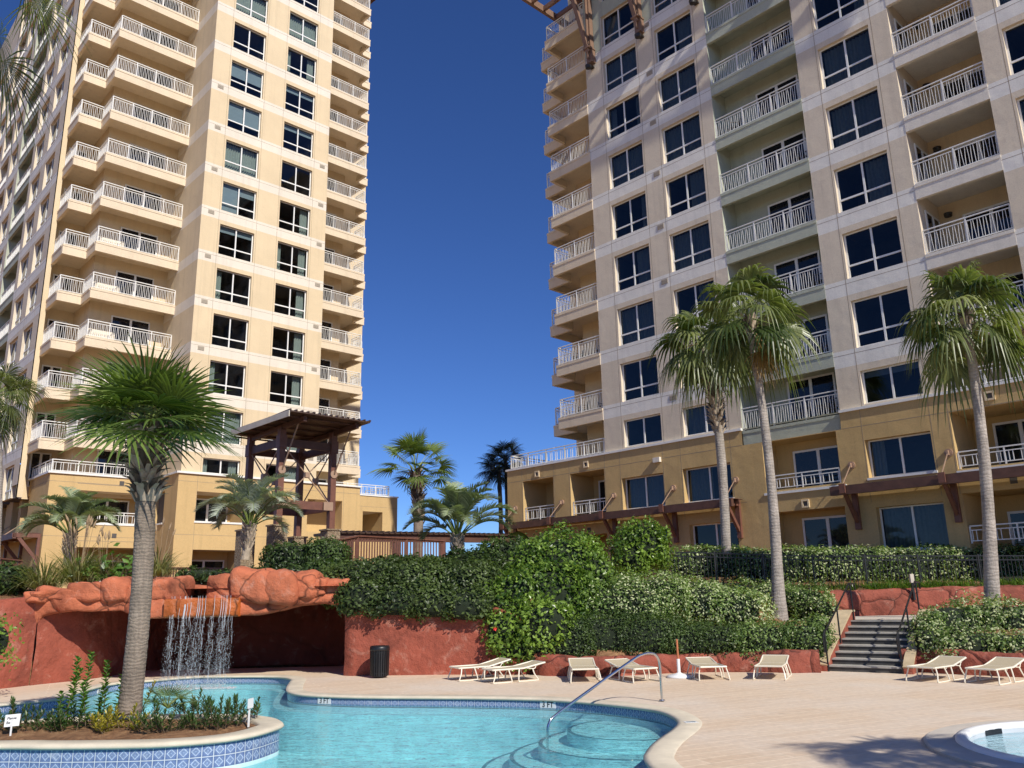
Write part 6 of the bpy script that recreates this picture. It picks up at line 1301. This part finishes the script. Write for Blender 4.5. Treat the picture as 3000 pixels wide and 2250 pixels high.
# covered walkway between the towers
wr0, wr1 = at(985, 1562, 35.5), at(1500, 1570, 42); cw = thing('covered_walkway', 'long low covered walkway roof running between the towers behind the feather palm', 'walkway roof', (wr0[0], wr0[1], 2.3)); o = np.array([wr0[0], wr0[1], 2.3]); dW = (wr1 - wr0); LW_ = np.linalg.norm(dW); dW /= LW_; nW = np.array([-dW[1], dW[0], 0])
q = MB(); q.bar(wr0 - o + nW * .8, wr1 - o + nW * .8, 2.4, .06)
for k in range(34):
    c = wr0 - o + dW * LW_ * k / 33; q.bar(c - nW * .45 + np.array([0, 0, .05]), c + nW * 2.0 + np.array([0, 0, .05]), .07, .09)
q.build('roof', M['roofm'], cw); q = MB(); q.bar(wr0 - o - nW * .2 + np.array([0, 0, -.2]), wr1 - o - nW * .2 + np.array([0, 0, -.2]), .16, .32); q.build('beam', M['wood'], cw)
for t in (.05, .3, .55, .86): c = wr0 - o + dW * LW_ * t - nW * .2; q = MB(); q.bx(c[0] - .14, c[0] + .14, c[1] - .14, c[1] + .14, -.2, c[2] - .36); q.build('post', M['wood'], cw)
# brown awning brackets on the left tower's podium side
def inv(px, py, v):
    d = ray(px, py); n = np.array([-math.sin(TH), math.cos(TH), 0]); p0 = np.array([P0[0], P0[1], 0]) + v * n; t = ((p0 - CAM) @ n) / (d @ n); P = CAM + d * t; q_ = P - np.array([P0[0], P0[1], 0]); return np.array([q_[0] * math.cos(TH) + q_[1] * math.sin(TH), v, P[2]])
a1, a2 = inv(112, 1568, 4.3), inv(42, 1568, 4.3); zt = (a1[2] + a2[2]) / 2; la = MB(); la.bx(a2[0] - .1, a2[0] + .08, 4.2, 30, zt - .2, zt + .12); la.bx(a2[0], -6.0, 4.3, 30, zt + .121, zt + .15); law = L_(la, 'awning', [M['wood']])
for k in range(6):
    v = 4.3 + 3.7 * k; q = MB(); q.bx(-6.12, -5.97, v - .1, v + .1, zt - 1.65, zt + .1); q.bx(a2[0] - .12, -6.12, v - .1, v + .1, zt - .12, zt + .1); q.bar((-6.1, v, zt - 1.3), (a2[0] + .2, v, zt - .12), .16, .18); q.build('bracket', M['woodl'], law)
    q = MB(); q.bar((-5.99, v, zt + 1.05), (a2[0] + .1, v, zt + .1), .045); q.build('tie_rod', M['steelb'], law)
# path light by the steps
pb = at(2678, 1748, 26.2); pl_ = thing('path_light', 'small grey path light on a dark post above the terrace wall', 'path light', tuple(pb)); q = MB(); q.bx(-.03, .03, -.03, .03, -.1, .42); q.build('post', M['black'], pl_); q = MB(); q.bx(-.055, .055, -.055, .055, .42, .68); q.build('head', M['concl'], pl_)
# ---- furniture on the balconies
def l2w(P_, th, u, v, z): return (P_[0] + u * math.cos(th) - v * math.sin(th), P_[1] + u * math.sin(th) + v * math.cos(th), z)
def sofa(loc, rz, label):
    r_ = thing('outdoor_sofa', label, 'outdoor sofa', loc, rz, 'cream sofas on the left tower balconies'); q = MB(); q.bx(-.72, .72, -.36, .30, .06, .40); q.build('base', M['sofa'], r_); q = MB(); q.bx(-.72, .72, -.30, -.2, .41, .78); q.build('back', M['sofa'], r_)
    for s_ in (-1, 1): q = MB(); q.bx(s_ * .65 - .07, s_ * .65 + .07, -.19, .30, .41, .60); q.build('arm', M['sofa'], r_)
    return r_
def chair(loc, rz, label, mat, group):
    r_ = thing('patio_chair', label, 'patio chair', loc, rz, group); q = MB(); q.bx(-.25, .25, -.25, .25, .40, .44); q.build('seat', M[mat], r_); q = MB()
    for k in range(6): q.bar((-.21 + k * .084, -.25, .45), (-.21 + k * .084, -.33, .92), .05, .02)
    q.bar((-.25, -.33, .93), (.25, -.33, .93), .05, .04); q.build('backrest', M[mat], r_)
    for sx in (-1, 1):
        q = MB(); q.bar((sx * .27, -.29, .64), (sx * .27, .24, .64), .05, .03); q.build('arm', M[mat], r_)
        for sy in (-1, 1): q = MB(); q.bar((sx * .23, sy * .22, 0), (sx * .23, sy * .22, .4 if sy < 0 else .63), .035); q.build('leg', M[mat], r_)
    return r_
fl_names = ['lowest', 'second', 'third', 'fourth', 'fifth', 'sixth', 'seventh', 'eighth']
s0_ = None
for i, k in enumerate((-3, -2, -1, 0, 1)):
    z = 20.66 + LP * k + .004; loc = l2w(P0, TH, -4.05, 4.0, z); lab = 'cream sofa behind the railing of the %s left balcony, counted from the terrace' % fl_names[i]
    if s0_ is None: s0_ = sofa(loc, TH + math.pi, lab)
    else: dup(s0_, loc, TH + math.pi, lab)
CG = 'chairs on the right tower balconies'; c0_ = None
for i, (u, v, k, rz, lab) in enumerate([(16.3, .62, 8, 2.2, 'dark chair at the left end of the top visible sage balcony'), (19.7, .62, 6, 3.6, 'dark chair at the right end of a high sage balcony under the roof canopy level'), (16.4, .62, 5, 2.4, 'dark chair at the left end of the sixth sage balcony above the podium'), (19.7, .62, 4, 3.6, 'dark chair at the right end of the fifth sage balcony above the podium'), (19.7, .62, 2, 3.6, 'dark chair at the right end of the third sage balcony above the podium'), (19.7, .62, 0, 3.6, 'dark chair at the right end of the lowest sage balcony')]):
    z = RH + RP * (k + 1) - 2.0 + .004 if k > -1 else 8.92; z = RH + RP * k - 2.0 + .004 if k > 0 else 8.924; loc = l2w(Q0, TH - math.pi / 2, u, v, z)
    if c0_ is None: c0_ = chair(loc, TH - math.pi / 2 + rz, lab, 'darkl', CG)
    else: dup(c0_, loc, TH - math.pi / 2 + rz, lab)
for i, (u, v, k, rz, lab) in enumerate([(5.2, 1.0, 0, 2.6, 'left dark chair on the lowest corner balcony of the right tower'), (6.6, 1.2, 0, 3.4, 'right dark chair on the lowest corner balcony of the right tower'), (5.0, 1.0, 1, 2.6, 'left dark chair on the second corner balcony of the right tower'), (6.7, 1.1, 1, 3.6, 'right dark chair on the second corner balcony of the right tower'), (6.6, 1.1, 2, 3.4, 'dark chair on the third corner balcony of the right tower')]):
    dup(c0_, l2w(Q0, TH - math.pi / 2, u, v, RSL[k] + .004), TH - math.pi / 2 + rz, lab)
